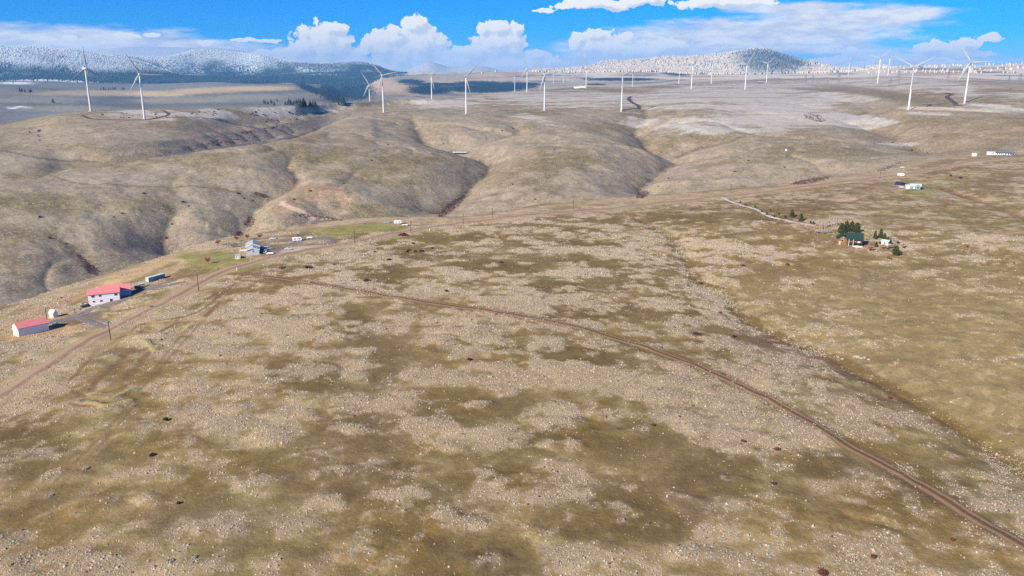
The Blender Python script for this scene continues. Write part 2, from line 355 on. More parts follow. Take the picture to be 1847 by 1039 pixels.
def col_of(az):
    i = np.clip(np.searchsorted(AZ, az, side='right') - 1, 0, len(AZ) - 2)
    return i, (az - AZ[i]) / (AZ[i + 1] - AZ[i])
def sample(F, x, y):
    x, y = np.asarray(x, float), np.asarray(y, float)
    r = np.clip(np.hypot(x, y), R0, R1 * 0.999); az = np.arctan2(x, y)
    i, fa = col_of(az); j = np.clip(np.searchsorted(RR, r, side='right') - 1, 0, NR - 2)
    # linear in r between rings so that it agrees with the faces
    fr = np.clip((r - RR[j]) / (RR[j + 1] - RR[j]), 0, 1)
    return (F[i, j] * (1 - fa) + F[i + 1, j] * fa) * (1 - fr) + (F[i, j + 1] * (1 - fa) + F[i + 1, j + 1] * fa) * fr
def ground_z(x, y): return sample(Z, x, y)
def unproject(px, py, lower=0.0, rmin=60):
    """point of the ground seen at a photo pixel (the ground taken `lower` metres down)"""
    dx, dy, dz = [float(q) for q in pix_dir(px, py)]
    h = math.hypot(dx, dy); t = dz / h; az = math.atan2(dx, dy)
    i, fa = col_of(np.array(az)); i = int(i); fa = float(fa)
    prof = Z[i] * (1 - fa) + Z[i + 1] * fa - lower
    diff = (H + RR * t) - prof
    bad = np.where((diff <= 0) & (RR > rmin))[0]
    if len(bad) == 0: r = 6000.0
    else:
        k = bad[0]; r = RR[k - 1] + (RR[k] - RR[k - 1]) * diff[k - 1] / (diff[k - 1] - diff[k])
    return r * math.sin(az), r * math.cos(az)

def resample(pts, step):
    P = np.array(pts, float)
    # Catmull-Rom then even spacing
    Q = []
    for i in range(len(P) - 1):
        p0, p1, p2, p3 = P[max(i - 1, 0)], P[i], P[i + 1], P[min(i + 2, len(P) - 1)]
        for t in np.linspace(0, 1, 12, endpoint=False):
            Q.append(0.5 * ((2 * p1) + (-p0 + p2) * t + (2 * p0 - 5 * p1 + 4 * p2 - p3) * t * t + (-p0 + 3 * p1 - 3 * p2 + p3) * t ** 3))
    Q.append(P[-1]); Q = np.array(Q)
    s = np.concatenate([[0], np.cumsum(np.linalg.norm(np.diff(Q, axis=0), axis=1))])
    n = max(2, int(s[-1] / step) + 1); t = np.linspace(0, s[-1], n)
    return np.stack([np.interp(t, s, Q[:, k]) for k in range(P.shape[1])], 1)

def line_dist(pts, reach):
    """distance from every ground vertex to a ground polyline, and the position along it (0..1)"""
    P = np.array(pts, float)
    D = np.full(Z.shape, 1e9); T = np.zeros(Z.shape)
    box = (X > P[:, 0].min() - reach) & (X < P[:, 0].max() + reach) & (Y > P[:, 1].min() - reach) & (Y < P[:, 1].max() + reach)
    idx = np.where(box); x, y = X[idx], Y[idx]
    best = np.full(x.shape, 1e9); bt = np.zeros(x.shape); n = len(P) - 1
    for k in range(n):
        a, b = P[k], P[k + 1]; ab = b - a; l2 = max(ab @ ab, 1e-9)
        t = np.clip(((x - a[0]) * ab[0] + (y - a[1]) * ab[1]) / l2, 0, 1)
        d = np.hypot(x - a[0] - t * ab[0], y - a[1] - t * ab[1]); u = d < best
        best = np.where(u, d, best); bt = np.where(u, (k + t) / n, bt)
    D[idx] = best; T[idx] = bt
    return D, T

GULLY_LINES = []
def carve(pix, depth0, depth1, w0, w1, sharp=1.05, keep=True):
    """cut a draw into the hills along photo pixels, from its lower end (depth0, w0) to its head"""
    global Z
    n = len(pix)
    pts = [unproject(px, py, depth0 + (depth1 - depth0) * k / max(n - 1, 1)) for k, (px, py) in enumerate(pix)]
    P = resample(pts, 12.0 if depth0 > 0 else 8.0)
    D, T = line_dist(P, max(w0, w1) * 4)
    wd = (w0 + (w1 - w0) * T) * (0.8 + 0.4 * fbm(X, Y, 60, 2, 77)); dp = depth0 + (depth1 - depth0) * T
    Z = Z - dp * np.exp(-np.power(D / wd, sharp))
    if keep: GULLY_LINES.append((D, T, wd))
    return P

carve([(795,390),(823,367),(841,349),(853,334),(877,312),(883,300),(877,290),(846,276),(815,266),(792,258),(765,249),(753,234),(741,215)], 44, 8, 66, 32)
carve([(846,276),(868,263),(904,250),(932,238),(922,222)], 22, 5, 52, 32)
carve([(1158,358),(1156,338),(1173,326),(1200,299),(1221,285),(1206,276),(1173,263),(1158,247),(1144,228),(1164,211),(1155,197)], 42, 7, 66, 32)
carve([(1221,285),(1264,269),(1309,258),(1340,245)], 18, 3, 50, 34)
carve([(1160,246),(1179,237),(1233,223),(1270,213)], 16, 3, 45, 30)
carve([(299,452),(291,438),(303,410),(306,392),(315,377),(303,366)], 32, 4, 48, 25)
carve([(437,430),(449,404),(464,380),(482,362),(528,341),(536,316),(519,301),(528,279)], 30, 4, 45, 22)
carve([(589,393),(613,376),(632,363),(625,350)], 12, 2, 35, 20)
carve([(172,486),(152,471),(133,450),(112,438),(88,422)], 8, 2, 45, 25)
carve([(1690,281),(1645,271),(1605,249),(1551,231),(1522,221),(1556,205),(1578,194)], 26, 9, 80, 45)
carve([(1439,333),(1475,322),(1530,318)], 8, 2, 60, 30)
carve([(1480,200),(1440,190),(1400,184)], 7, 2, 60, 40, keep=False)
carve([(1550,190),(1500,178),(1450,170)], 8, 2, 70, 50, keep=False)
for k, (ax, ay, bx, by) in enumerate([(330,262,352,274),(352,254,378,270),(372,243,402,266),(394,238,428,263),(414,236,452,258),(436,232,474,256),(458,228,500,252),(480,226,530,247),(500,222,535,243)]):
    carve([(bx, by), ((ax + bx) / 2 + 3, (ay + by) / 2 - 2), (ax, ay)], 7, 2, 13, 8, keep=False)
carve([(500,372),(540,347),(600,343),(634,352)], -9, -7, 26, 22, keep=False)             # eroded hump
carve([(512,392),(548,377),(590,372)], -6, -4, 20, 16, keep=False)
creek = carve([(1900,884),(1847,850),(1750,787),(1680,747),(1620,711),(1550,676),(1500,645),(1470,635),(1400,605),(1340,575),(1310,535),(1260,510),(1235,470),(1200,422),(1150,396)], 5.5, 2.2, 25, 10, 1.2)
carve([(1860,398),(1816,384),(1785,370),(1754,361),(1715,347),(1692,337)], 4, 1.5, 14, 9, keep=False)
# small ridges and berms of the dirt-bike loops beside the road
for pix in ([(160,723),(190,729),(235,719)],[(165,712),(205,716),(240,700)],[(285,622),(280,630),(262,612),(225,614)],[(345,585),(330,598)],[(280,582),(312,578)],[(250,604),(292,601)],[(90,735),(120,726),(140,722)]):
    carve(pix, -0.9, -0.8, 1.9, 1.9, 2.0, keep=False)
# ------------------------------------------------------------------ what grows where, plus painted shade (surface colours of the ground)
cp_, sp_ = math.cos(PITCH), math.sin(PITCH)
DEPTH = Y * cp_ - (Z - H) * sp_
front = DEPTH > 5
PXV = np.where(front, 923.5 + FOC * X / np.where(front, DEPTH, 1), -9999.0)
PYV = np.where(front, 519.5 - FOC * (Y * sp_ + (Z - H) * cp_) / np.where(front, DEPTH, 1), 9999.0)
wob1, wob2 = fbm(X, Y, 16, 5, 41, 0.68) - 0.5, fbm(X, Y, 14, 4, 57, 0.6) - 0.5
big1, big2 = fbm(X, Y, 120, 4, 61), fbm(X, Y, 45, 4, 67)
fine = fbm(X, Y, 6, 3, 71)
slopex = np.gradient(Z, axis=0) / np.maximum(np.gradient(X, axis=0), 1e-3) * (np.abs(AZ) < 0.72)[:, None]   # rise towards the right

def ell(px, py, rx, ry, rot=0.0, soft=0.5, rough=0.9):
    c, s = math.cos(math.radians(rot)), math.sin(math.radians(rot))
    dx, dy = PXV - px, PYV - py
    q = np.sqrt(((dx * c + dy * s) / rx) ** 2 + ((-dx * s + dy * c) / ry) ** 2)
    return 1 - sst(q + rough * wob1, 1 - soft, 1 + soft)
def paint(mask, col, k=1.0):
    global ALB
    f = (np.clip(mask, 0, 1) * k)[..., None]
    ALB = ALB * (1 - f) + np.array(col) * f
def ground_line(pix, width, rough=0.3, lower=0.0):
    P = resample([unproject(px, py) for px, py in pix], 4.0)
    D, T = line_dist(P, width * 3 + 4)
    return 1 - sst(D / width + rough * wob2 * 2, 0.6, 1.3)

fg = 1 - sst(SEG, 5.0, 5.25)
mid = sst(SEG, 5.0, 5.25) * (1 - sst(SEG, 12.95, 13.3))
far = sst(SEG, 12.95, 13.3)
DARK = [(555,680,75,34),(690,498,42,22),(600,850,150,34),(730,930,110,70),(690,775,65,36),(35,800,85,62),(830,735,130,30),(1000,640,160,22),(900,860,90,22),(1050,790,160,28),(1130,930,130,50),(850,1015,130,34),
        (690,655,36,50),(640,590,28,36),(1290,860,70,34),(1480,840,60,24),(1640,900,90,30),(1060,560,90,14),(1000,520,70,12),(900,480,80,9),(780,460,70,8),(880,425,60,7),(1060,440,70,8),(1200,392,110,12),(1400,395,60,10),(600,760,60,20)]
PALE = [(450,600,150,60),(770,600,140,26),(640,652,66,30),(690,720,60,24),(330,905,210,70),(180,1000,180,50),(760,760,60,22),(820,800,110,26),(800,940,60,40),(660,1010,60,30),(720,890,40,20),(940,790,60,24),(520,760,160,30),
        (600,480,60,30),(1250,720,110,70),(1400,700,100,40),(1500,760,120,40),(880,680,70,18),(960,660,70,16),(1080,690,80,24),(880,500,60,10),(940,540,70,12),(1040,490,60,9),(1120,460,60,8),(990,450,60,6),(560,530,100,22),(1300,450,70,18),(1250,560,60,30),(100,690,70,20),(70,640,80,18),(960,760,90,22)]
dark = sum(ell(*e, rough=1.1) for e in DARK); pale0 = sum(ell(*e, rough=1.1) for e in PALE)
edge = fbm(X, Y, 5, 4, 71, 0.65) - 0.5
Pn = 0.6 * fbm(X * 0.62, Y, 15, 3, 3) + 0.4 * fbm(X, Y, 40, 3, 45)
Pm = 0.47 + 0.23 * np.clip(mound, -0.8, 0.8)
wm = np.clip(0.45 + 0.5 * ell(820, 640, 420, 330, 0, 0.6), 0, 0.95)
P = wm * Pm + (1 - wm) * Pn + 0.48 * edge + 0.10 * (big1 - 0.5) - 0.08 * np.clip(dark, 0, 1.3) + 0.085 * np.clip(pale0, 0, 1.2)
ck_y = [380,396,422,470,510,535,575,605,635,645,676,711,747,787,850,900,960]; ck_x = [1120,1150,1200,1235,1260,1310,1340,1400,1470,1500,1550,1620,1680,1750,1847,1920,2010]
beyond = sst(PXV - np.interp(PYV, ck_y, ck_x) + 60 * wob1, 4, 34) * sst(PYV, 455, 540)
P -= 0.085 * beyond + 0.05 * sst(Y, 330, 480)
P -= 0.04 * ell(1600, 620, 330, 150, 20) + 0.04 * ell(250, 790, 140, 60)
pale = sst(P, 0.42, 0.58) * fg
ALB = np.empty(Z.shape + (3,)); ALB[:] = (0.285, 0.222, 0.112)
paint(sst(big1 + 0.3 * (fine - 0.5), 0.40, 0.62), (0.205, 0.155, 0.066), 0.8)
paint(sst(1 - big2 + 0.3 * (fine - 0.5), 0.5, 0.70), (0.31, 0.235, 0.105), 0.7)
paint(sst(fbm(X, Y, 35, 3, 91), 0.56, 0.70), (0.265, 0.235, 0.105), 0.6)               # greener patches
paint(np.clip(dark, 0, 1) * sst(0.7 - P, 0.0, 0.2), (0.148, 0.108, 0.042), 0.8)
paint(sst(fbm(X, Y, 30, 3, 95), 0.58, 0.72), (0.23, 0.155, 0.05), 0.55)              # mustard moss
paint(sst(fbm(X, Y, 55, 4, 97), 0.60, 0.70), (0.27, 0.205, 0.16), 0.22)              # purplish dead forbs
for e in [(1440,640,140,22,16),(1300,770,70,30,25),(400,945,110,36),(1500,720,70,16,25),(1250,900,60,30,30),(360,770,60,16),(330,740,40,10)]:
    paint(ell(*e), (0.25, 0.18, 0.145), 0.4)
paint((1 - sst(P, 0.30, 0.46)) * fg, (0.165, 0.122, 0.050), 0.55); paint(pale, (0.43, 0.355, 0.25), 0.65); paint(pale * sst(Y, 300, 460), (0.50, 0.415, 0.29), 0.65)
paint(beyond * fg, (0.305, 0.245, 0.128), 0.62); paint(beyond * fg * sst(edge, 0.06, 0.2), (0.42, 0.345, 0.21), 0.5)
for e in [(1620,840,130,26,32),(1780,800,60,20,35)]: paint(ell(*e), (0.20, 0.15, 0.05), 0.5)
ROADPIX = [(-90,775),(0,716),(100,654),(208,590),(300,545),(357,513),(428,482),(473,468.5),(560,449.5),(629,439),(733,417),(837,401),(900,393.5),(991,384),(1142,371),(1294,354.5),(1439,338.5),(1560,323),(1681,306),(1802,286.5),(1847,284)]
paint(ground_line(ROADPIX, 12.0, 0.5), (0.46, 0.37, 0.235), 0.6)
paint(ground_line([(421,494),(508,502),(612,518),(716,536),(846,555.5),(985,578),(1140,619),(1293,676),(1450,755),(1588,835),(1727,915),(1847,985)], 4.6, 0.5), (0.15, 0.11, 0.052), 0.7)  # dark verge along the track: shading painted into the ground
# lawn and bare cuts around the houses
LAWN = [(392,470,62,17,2),(435,481,40,8,-14),(345,465,26,8,14),(640,413,80,9,-4),(600,425,40,5,-12),(700,414,30,4),(555,430,18,3)]
for e in [(1660,348,26,5,6),(1690,345,24,3,4),(1560,425,30,6),(1505,428,26,7,10),(1330,436,20,4,8)]: paint(ell(*e, rough=0.5), (0.21, 0.22, 0.055), 0.7)
for e in [(1525,440,50,9,12),(1590,458,40,8,10),(455,455,40,7)]: paint(ell(*e, rough=0.5), (0.30, 0.19, 0.11), 0.6)
BANK = [(120,540,110,9,-23),(60,585,70,12,-14),(250,492,80,7,-22),(100,600,60,8,-10),(220,525,40,6,-12),(330,478,40,6,-25)]
for e in BANK: paint(ell(*e, rough=0.8), (0.50, 0.36, 0.20), 0.8)
for e in [(90,556,60,5,-23),(200,500,60,3,-20),(270,478,40,3,-22),(60,603,50,4,-8),(280,508,40,4,-16)]: paint(ell(*e, rough=0.8), (0.36, 0.20, 0.10), 0.7)
crest_y_v = np.interp(PXV, [c[0] for c in crest], [c[1] for c in crest])
rim_ = fg * np.exp(-np.abs(PYV - crest_y_v - 5) / (5 + 6 * sst(-PXV, -700, -100))) * sst(PXV, 0, 40)
paint(rim_, (0.46, 0.365, 0.245), 0.75)
for e in LAWN: paint(ell(*e, soft=0.3, rough=0.45), (0.265, 0.255, 0.085), 0.85)
paint(ground_line([(1900,884),(1847,850),(1750,787),(1680,747),(1620,711),(1550,676),(1500,645),(1470,635),(1400,605),(1340,575),(1310,535),(1260,510),(1235,470),(1200,422),(1150,396)], 4.6, 0.9), (0.175, 0.122, 0.045), 0.85)
paint(ground_line([(1860,398),(1816,384),(1785,370),(1754,361),(1715,347),(1692,337)], 5, 0.9), (0.20, 0.125, 0.055), 0.85)
LOOPM = np.zeros(Z.shape)
LOOPS = [([(163,707),(172,690),(187,676),(222,645),(239,631)], 2.8),([(225,685),(249,659),(277,624)], 3.0),([(163,707),(180,711),(215,701),(239,690)], 2.0),([(128,728),(173,731),(215,724),(236,717)], 1.8),([(125,686),(150,660),(170,640)], 2.0),([(118,712),(170,722),(215,716),(245,696),(290,650),(350,580),(410,533),(440,505)], 1.6),([(122,718),(180,728),(225,720),(258,698),(310,640),(372,573),(424,533)], 1.3),
         ([(235,600),(262,583),(310,575),(350,566),(395,535),(425,510)], 2.0),([(290,598),(318,582)], 3.0),([(130,706),(152,716)], 2.6),([(0,960),(90,880),(180,790),(240,720)], 0.9),([(6,972),(98,888),(188,796),(250,722)], 0.9),([(370,570),(395,548)], 3.0),([(372,540),(395,527)], 2.5)]
for pix, wd in LOOPS: wd = max(wd * 0.5, 0.8); paint(ground_line(pix, wd, 0.12), (0.215, 0.14, 0.075), 0.5 if wd < 0.81 else 0.95); LOOPM = np.maximum(LOOPM, ground_line(pix, wd, 0.12) * (1 if wd > .7 else .5))
for pix in ([(160,723),(190,729),(235,719)],[(165,710),(205,714),(240,698)],[(285,622),(280,634),(262,612),(225,614)],[(345,583),(330,597)],[(278,582),(312,577)],[(90,737),(120,726),(140,720)]):
    paint(ground_line(pix, 1.5, 0.3), (0.38, 0.335, 0.17), 0.85)
for pix, wd in [([(0,700),(100,648),(200,590),(300,531),(400,478)], 1.8),([(0,735),(100,683),(200,625),(330,549),(430,497)], 1.6)]: paint(ground_line(pix, wd, 0.7), (0.36, 0.285, 0.16), 0.7)
YARD = [(250,520,34,5,-14),(205,548,30,4.5,-20),(165,568,24,4,-18),(130,576,28,4,-8),(185,578,28,2.2,18),(300,509,26,2.5,-16)]
for e in YARD: paint(ell(*e, soft=0.3, rough=0.35), (0.20, 0.175, 0.155), 0.95)
for e in [(500,452,26,5,-3),(515,434,44,3,-3),(560,444,28,2.4,-8),(590,437,12,4,0),(480,443,12,4),(540,440,16,4),(456,440,18,4)]: paint(ell(*e, soft=0.3, rough=0.3), (0.21, 0.18, 0.165), 0.9)
paint(ell(545, 449, 42, 5, -7, 0.15, 0.15), (0.46, 0.40, 0.34), 0.95)
paint(ell(1815, 280, 50, 3, 2), (0.24, 0.15, 0.09), 0.8); paint(ell(1590, 335, 45, 5, -8), (0.24, 0.16, 0.09), 0.6)

# the hills across the draw
mt = np.empty_like(ALB); mt[:] = (0.385, 0.315, 0.205)
ALBf = ALB.copy(); ALB = mt
h1, h2, h3 = fbm(X, Y, 240, 5, 101), fbm(X, Y, 90, 4, 103), fbm(X, Y, 28, 4, 105)
paint(sst(h1 + 0.4 * (h3 - 0.5), 0.46, 0.60), (0.27, 0.215, 0.118), 0.75)
paint(sst(fbm(X, Y, 13, 3, 109), 0.5, 0.68), (0.29, 0.235, 0.15), 0.5)
paint(sst(fbm(X, Y, 20, 3, 113), 0.55, 0.7), (0.48, 0.40, 0.285), 0.55)
paint(sst(h2 + 0.35 * (h3 - 0.5), 0.54, 0.66), (0.43, 0.355, 0.245), 0.7)
paint(sst(fbm(X, Y, 150, 4, 107), 0.60, 0.70), (0.23, 0.185, 0.085), 0.65)
paint(sst(-slopex + 0.12 * (h2 - 0.5), 0.05, 0.30), (0.28, 0.24, 0.18), 0.5)       # right-facing sides of the draws: shade painted into the grass colour
paint(sst(slopex + 0.1 * (h2 - 0.5), 0.06, 0.26), (0.42, 0.335, 0.21), 0.4)  # left-facing sides: sunlit tone painted in as the counterpart
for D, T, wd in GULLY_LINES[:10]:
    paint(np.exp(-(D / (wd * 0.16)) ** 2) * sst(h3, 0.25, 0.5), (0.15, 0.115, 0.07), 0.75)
for e in [(260,365,60,14),(110,372,60,16),(40,425,60,16),(300,315,50,9),(330,340,80,7),(690,300,60,18,-10),(560,250,40,8),(760,290,50,8),(960,300,30,8),(1050,290,60,10),(700,330,60,8),(1290,250,40,6),(1100,230,60,8),(1290,295,40,5,-10),(1420,275,60,4),(1500,270,60,6,6),(600,280,70,10,-20)]:
    paint(ell(*e, rough=1.2), (0.24, 0.19, 0.09), 0.6)
for e in [(250,325,40,14),(310,310,50,10),(150,325,50,10),(350,340,30,10),(170,345,18,5),(125,345,14,6),(190,360,14,4),(330,355,16,6),(965,315,18,7),(880,260,40,10),(650,350,60,16),(430,330,40,8)]:
    paint(ell(*e, rough=0.8), (0.44, 0.37, 0.27), 0.6)
for e in [(575,352,62,14,8),(520,375,26,10,-20),(600,340,40,6,6)]: paint(ell(*e), (0.40, 0.28, 0.17), 0.75)
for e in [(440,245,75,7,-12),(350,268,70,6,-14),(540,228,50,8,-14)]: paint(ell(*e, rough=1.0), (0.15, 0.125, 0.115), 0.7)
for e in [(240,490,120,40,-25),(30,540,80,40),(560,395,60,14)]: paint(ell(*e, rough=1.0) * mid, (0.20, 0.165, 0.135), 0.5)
paint(ell(1740, 235, 150, 36, 4, 0.6) * sst(SEG, 5.3, 6), (0.33, 0.25, 0.14), 0.6)
paint(sst(fbm(X * 0.55 + Y * 0.3, Y * 0.9 - X * 0.5, 60, 4, 111), 0.52, 0.64) * ell(1740, 235, 150, 40, 4, 0.6), (0.26, 0.19, 0.10), 0.5)
for e in [(815,372,30,8,-38),(1159,354,12,6,-20),(165,487,14,7,30),(150,470,14,3,40),(470,352,14,3,15),(450,400,8,12,40),(1460,327,36,3.5,-10),(575,393,40,3,8),(1470,213,20,4,12)]: paint(ell(*e, rough=0.9), (0.13, 0.08, 0.07), 0.75)
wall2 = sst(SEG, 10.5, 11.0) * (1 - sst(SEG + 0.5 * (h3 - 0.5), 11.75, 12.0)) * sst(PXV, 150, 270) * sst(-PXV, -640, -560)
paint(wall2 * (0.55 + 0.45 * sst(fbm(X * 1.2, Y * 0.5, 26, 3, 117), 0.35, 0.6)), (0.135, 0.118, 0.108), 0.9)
paint(seg_mask(9.6, 10.05, 0.12) * sst(-PXV, -690, -640), (0.40, 0.32, 0.21), 0.4)  # rim light painted along the near hill crest
ALB *= np.array((0.84, 0.84, 0.87)) * (0.72 + 0.56 * fbm(X, Y, 9, 4, 119, 0.7))[..., None]
# thin snow and frost on the turbine plateau
streak = 0.5 * fbm(X * 0.35, Y, 70, 5, 121) + 0.5 * fbm(X * 0.5 + Y * 0.2, Y, 24, 4, 123)
SNOW = [(400,204,130,10),(470,203,90,9),(290,212,60,9),(560,196,80,8,-4),(230,205,50,6),(900,178,130,12),(1060,180,110,16),(780,188,60,7),(960,215,50,9,10),(1150,215,30,12,10),(1350,190,140,26,5),(1450,205,160,18,10),(1300,165,120,16),(1230,185,80,12),(1480,172,120,14),(1430,155,100,8),(1560,215,60,7,8),
        (1720,160,110,7,6),(1780,195,90,7,4),(1800,170,100,16),(1650,150,100,12),(1700,207,60,3,3),(1560,150,110,9),(1250,225,120,16),(1380,225,110,14),(1620,260,50,3)]
sn = np.clip(sum(ell(*e, soft=0.6, rough=1.0) for e in SNOW), 0, 1.2)
snow = sst(0.50 * sn + 1.9 * (streak - 0.5) + 0.35 * (h3 - 0.5), 0.20, 0.62) * sst(SEG, 7.6, 8.6) * np.clip(sn * 1.6, 0, 1)
paint(snow, (0.53, 0.49, 0.43), 0.88)
for e in [(1560,165,90,7,7),(1480,162,60,3,3),(1640,178,70,6,5),(1700,190,40,3),(1800,163,40,2.5,2),(1130,165,50,2),(1190,157,40,2),(1090,162,40,1.6)]: paint(ell(*e, rough=0.7), (0.20, 0.155, 0.095), 0.8)
for e in [(1690,196,60,3,2),(1760,199,50,2.5,4),(1640,195,20,2)]: paint(ell(*e, rough=0.6), (0.66, 0.56, 0.42), 0.8)
TRACKS = [([(64,322),(130,329),(220,334),(300,338),(395,341),(450,352),(485,362)], 2.2, (0.17, 0.13, 0.075)),([(0,271),(40,279),(76,286),(136,289),(175,293)], 3.0, (0.16, 0.12, 0.09)),([(510,368),(545,383),(592,396)], 4.0, (0.66, 0.50, 0.36)),
          ([(692,206),(740,203),(842,205),(980,206),(1060,206),(1120,200)], 3, (0.36, 0.30, 0.23)),([(528,341),(521,312),(530,285)], 2.0, (0.33, 0.215, 0.13)),([(741,215),(742,206)], 3, (0.33, 0.21, 0.13)),([(1060,210),(1075,206),(1100,206)], 4, (0.42, 0.36, 0.29))]
for pix, wd, col in TRACKS: paint(ground_line(pix, wd, 0.5), col, 0.85)
paint(ell(829, 277, 22, 2.4), (0.16, 0.14, 0.09), 0.6); paint(ell(1412, 268, 22, 2.4), (0.20, 0.14, 0.09), 0.9)
ALBm = ALB

# far country, base cooled to put some haze into the colour
ALB = np.empty_like(ALBm); ALB[:] = (0.215, 0.215, 0.19)
f1, f2 = fbm(X, Y, 900, 5, 131), fbm(X, Y, 300, 4, 133)
paint(sst(f1, 0.48, 0.62), (0.15, 0.16, 0.155), 0.7)
for e in [(60,180,90,6),(330,181,90,6),(450,176,70,6,-3),(120,196,90,5),(560,172,40,6)]: paint(ell(*e, rough=1.1), (0.33, 0.30, 0.225), 0.7)
for e in [(240,176,40,4),(40,188,60,3),(400,188,90,3),(250,190,60,3)]: paint(ell(*e, rough=1.1), (0.12, 0.135, 0.14), 0.6)
for e in [(170,168,110,5,0),(400,162,110,5,-2),(280,170,60,4),(470,160,60,4)]: paint(ell(*e, rough=1.0), (0.62, 0.46, 0.25), 0.75)  # golden ridges: sunlight painted into the colour
paint(sst(PXV, 640, 800) * sst(f2, 0.3, 0.5), (0.52, 0.42, 0.30), 0.75)
for e in [(760,163,50,9),(690,155,40,14)]: paint(ell(*e, rough=1.0), (0.60, 0.42, 0.26), 0.7)
for e in [(90,143,90,3),(150,146,40,2.4),(265,144,40,2.2),(345,143,25,1.6),(560,149,60,1.6),(30,150,30,2),(20,195,10,1),(40,193,14,1)]: paint(ell(*e, rough=0.9), (0.85, 0.85, 0.85), 0.9)
cream = sst(PXV, 840, 1000) * sst(-PYV, -148, -140)
paint(np.clip(cream, 0, 1) * sst(f2, 0.30, 0.45), (0.66, 0.57, 0.45), 0.9)
for e in [(930,133,50,2.5),(1170,128,50,4,-6),(880,140,60,2.5),(1000,140,50,2),(1250,138,70,2),(1700,133,60,3),(1660,134,40,2.5)]: paint(ell(*e, rough=0.9), (0.45, 0.33, 0.20), 0.75)
WOODS_SHADOW = [(900,157,70,9,-2),(860,160,70,7),(950,152,30,3),(775,162,42,9),(790,152,60,3),(740,147,24,4),(860,150,40,4),(1120,143,70,3),(1225,130,30,7),(1075,152,20,1.5),(640,165,34,16),(600,168,26,14,30),(560,160,30,6,20),(585,138,60,6),(420,140,70,6),(470,146,70,5)]  # dark woods, with cloud shadow painted in the same blue
for e in WOODS_SHADOW: paint(ell(*e, soft=0.25, rough=0.9), (0.012, 0.040, 0.062), 1.0)
mtn = sst(SEG, 16.98, 17.05)
left = sst(-PXV, -735, -690)
snowline = sst(-PYV + 44 * (f2 - 0.5) * 2, -134, -108)
mt = np.empty_like(ALB); mt[:] = (0.03, 0.065, 0.085)
m3 = mt * (1 - snowline[..., None]) + np.array((0.46, 0.52, 0.55)) * snowline[..., None]
ALB = ALB * (1 - (mtn * left)[..., None]) + m3 * (mtn * left)[..., None]
ALB = ALB * (1 - (mtn * (1 - left))[..., None]) + np.array((0.60, 0.52, 0.42)) * (mtn * (1 - left))[..., None]
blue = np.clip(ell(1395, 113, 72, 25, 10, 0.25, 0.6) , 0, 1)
paint(blue * mtn, (0.03, 0.075, 0.11), 0.9)  # shaded right side of the peak painted into its colour
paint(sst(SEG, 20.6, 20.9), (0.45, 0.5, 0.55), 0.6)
# put the three zones together
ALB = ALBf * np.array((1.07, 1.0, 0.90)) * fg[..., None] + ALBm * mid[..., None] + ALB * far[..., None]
ALB *= (0.86 + 0.28 * fbm(X, Y, 3.0, 3, 141))[..., None]
ALB = np.clip(ALB, 0.01, 0.9)
TUFT = np.clip(pale * 1.0 + 0.17 * fg * sst(fine, 0.40, 0.65), 0, 1)
for e in LAWN + YARD + [(545,449,46,6,-7),(500,452,30,6),(515,434,48,4)]: TUFT *= 1 - ell(*e, rough=0.4)
TUFT *= 1 - np.clip(LOOPM, 0, 1)
paved = np.zeros(Z.shape)

# ------------------------------------------------------------------ materials
def new_mat(name):
    m = bpy.data.materials.new(name); m.use_nodes = True
    t = m.node_tree; t.nodes.clear(); k = NT(t)
    out = k.n('ShaderNodeOutputMaterial'); b = k.n('ShaderNodeBsdfPrincipled')
    t.links.new(b.outputs[0], out.inputs['Surface'])
    return m, k, b
def plain(name, col, rough=0.7, metal=0.0, var=0.12, scale=1.5, spec=0.3):
    m, k, b = new_mat(name)
    co = k.n('ShaderNodeTexCoord').outputs['Object']
    n = k.noise(co, scale, 5, 0.6)
    f = k.m('ADD', 1 - var, k.m('MULTIPLY', n, 2 * var))
    k.put(b.inputs['Base Color'], k.mix(1.0, col, k.comb(f, f, f), 'MULTIPLY'))
    b.inputs['Roughness'].default_value = rough; b.inputs['Metallic'].default_value = metal
    b.inputs['Specular IOR Level'].default_value = spec
    return m

m_ground, k, b = new_mat("dry_grassland")
pos = k.n('ShaderNodeNewGeometry').outputs['Position']
alb = k.attr('albedo', 'Color'); tuft = k.attr('tuft')
n4 = k.noise(pos, 0.05, 5, 0.75); n1 = k.noise(pos, 0.9, 4, 0.65); n2 = k.noise(pos, 0.30, 5, 0.8); n3 = k.noise(pos, 2.2, 3, 0.7)
var = k.m('ADD', -0.05, k.m('ADD', k.m('MULTIPLY', n1, 0.6), k.m('ADD', k.m('MULTIPLY', n2, 0.8), k.m('MULTIPLY', n3, 0.7))))
var = k.m('MULTIPLY', var, k.m('ADD', 0.50, k.m('MULTIPLY', n4, 1.0)))
col = k.mix(1.0, alb, k.comb(var, var, var), 'MULTIPLY')
vo = k.voro(pos, 0.95); rnd = k.n('ShaderNodeSeparateColor'); k.t.links.new(vo.outputs['Color'], rnd.inputs[0])
dot = k.m('MULTIPLY', k.step(vo.outputs['Distance'], 0.50, 0.30), k.m('LESS_THAN', rnd.outputs[0], k.m('MULTIPLY', tuft, 0.85)))
straw = k.mix(rnd.outputs[1], (0.42, 0.34, 0.21), (0.58, 0.49, 0.34))
col = k.mix(k.m('MULTIPLY', dot, 0.6), col, straw)
vb = k.voro(pos, 0.36); rb = k.n('ShaderNodeSeparateColor'); k.t.links.new(vb.outputs['Color'], rb.inputs[0])
hillf = k.attr('speck'); blob = k.m('MULTIPLY', k.step(vb.outputs['Distance'], 0.55, 0.30), hillf)
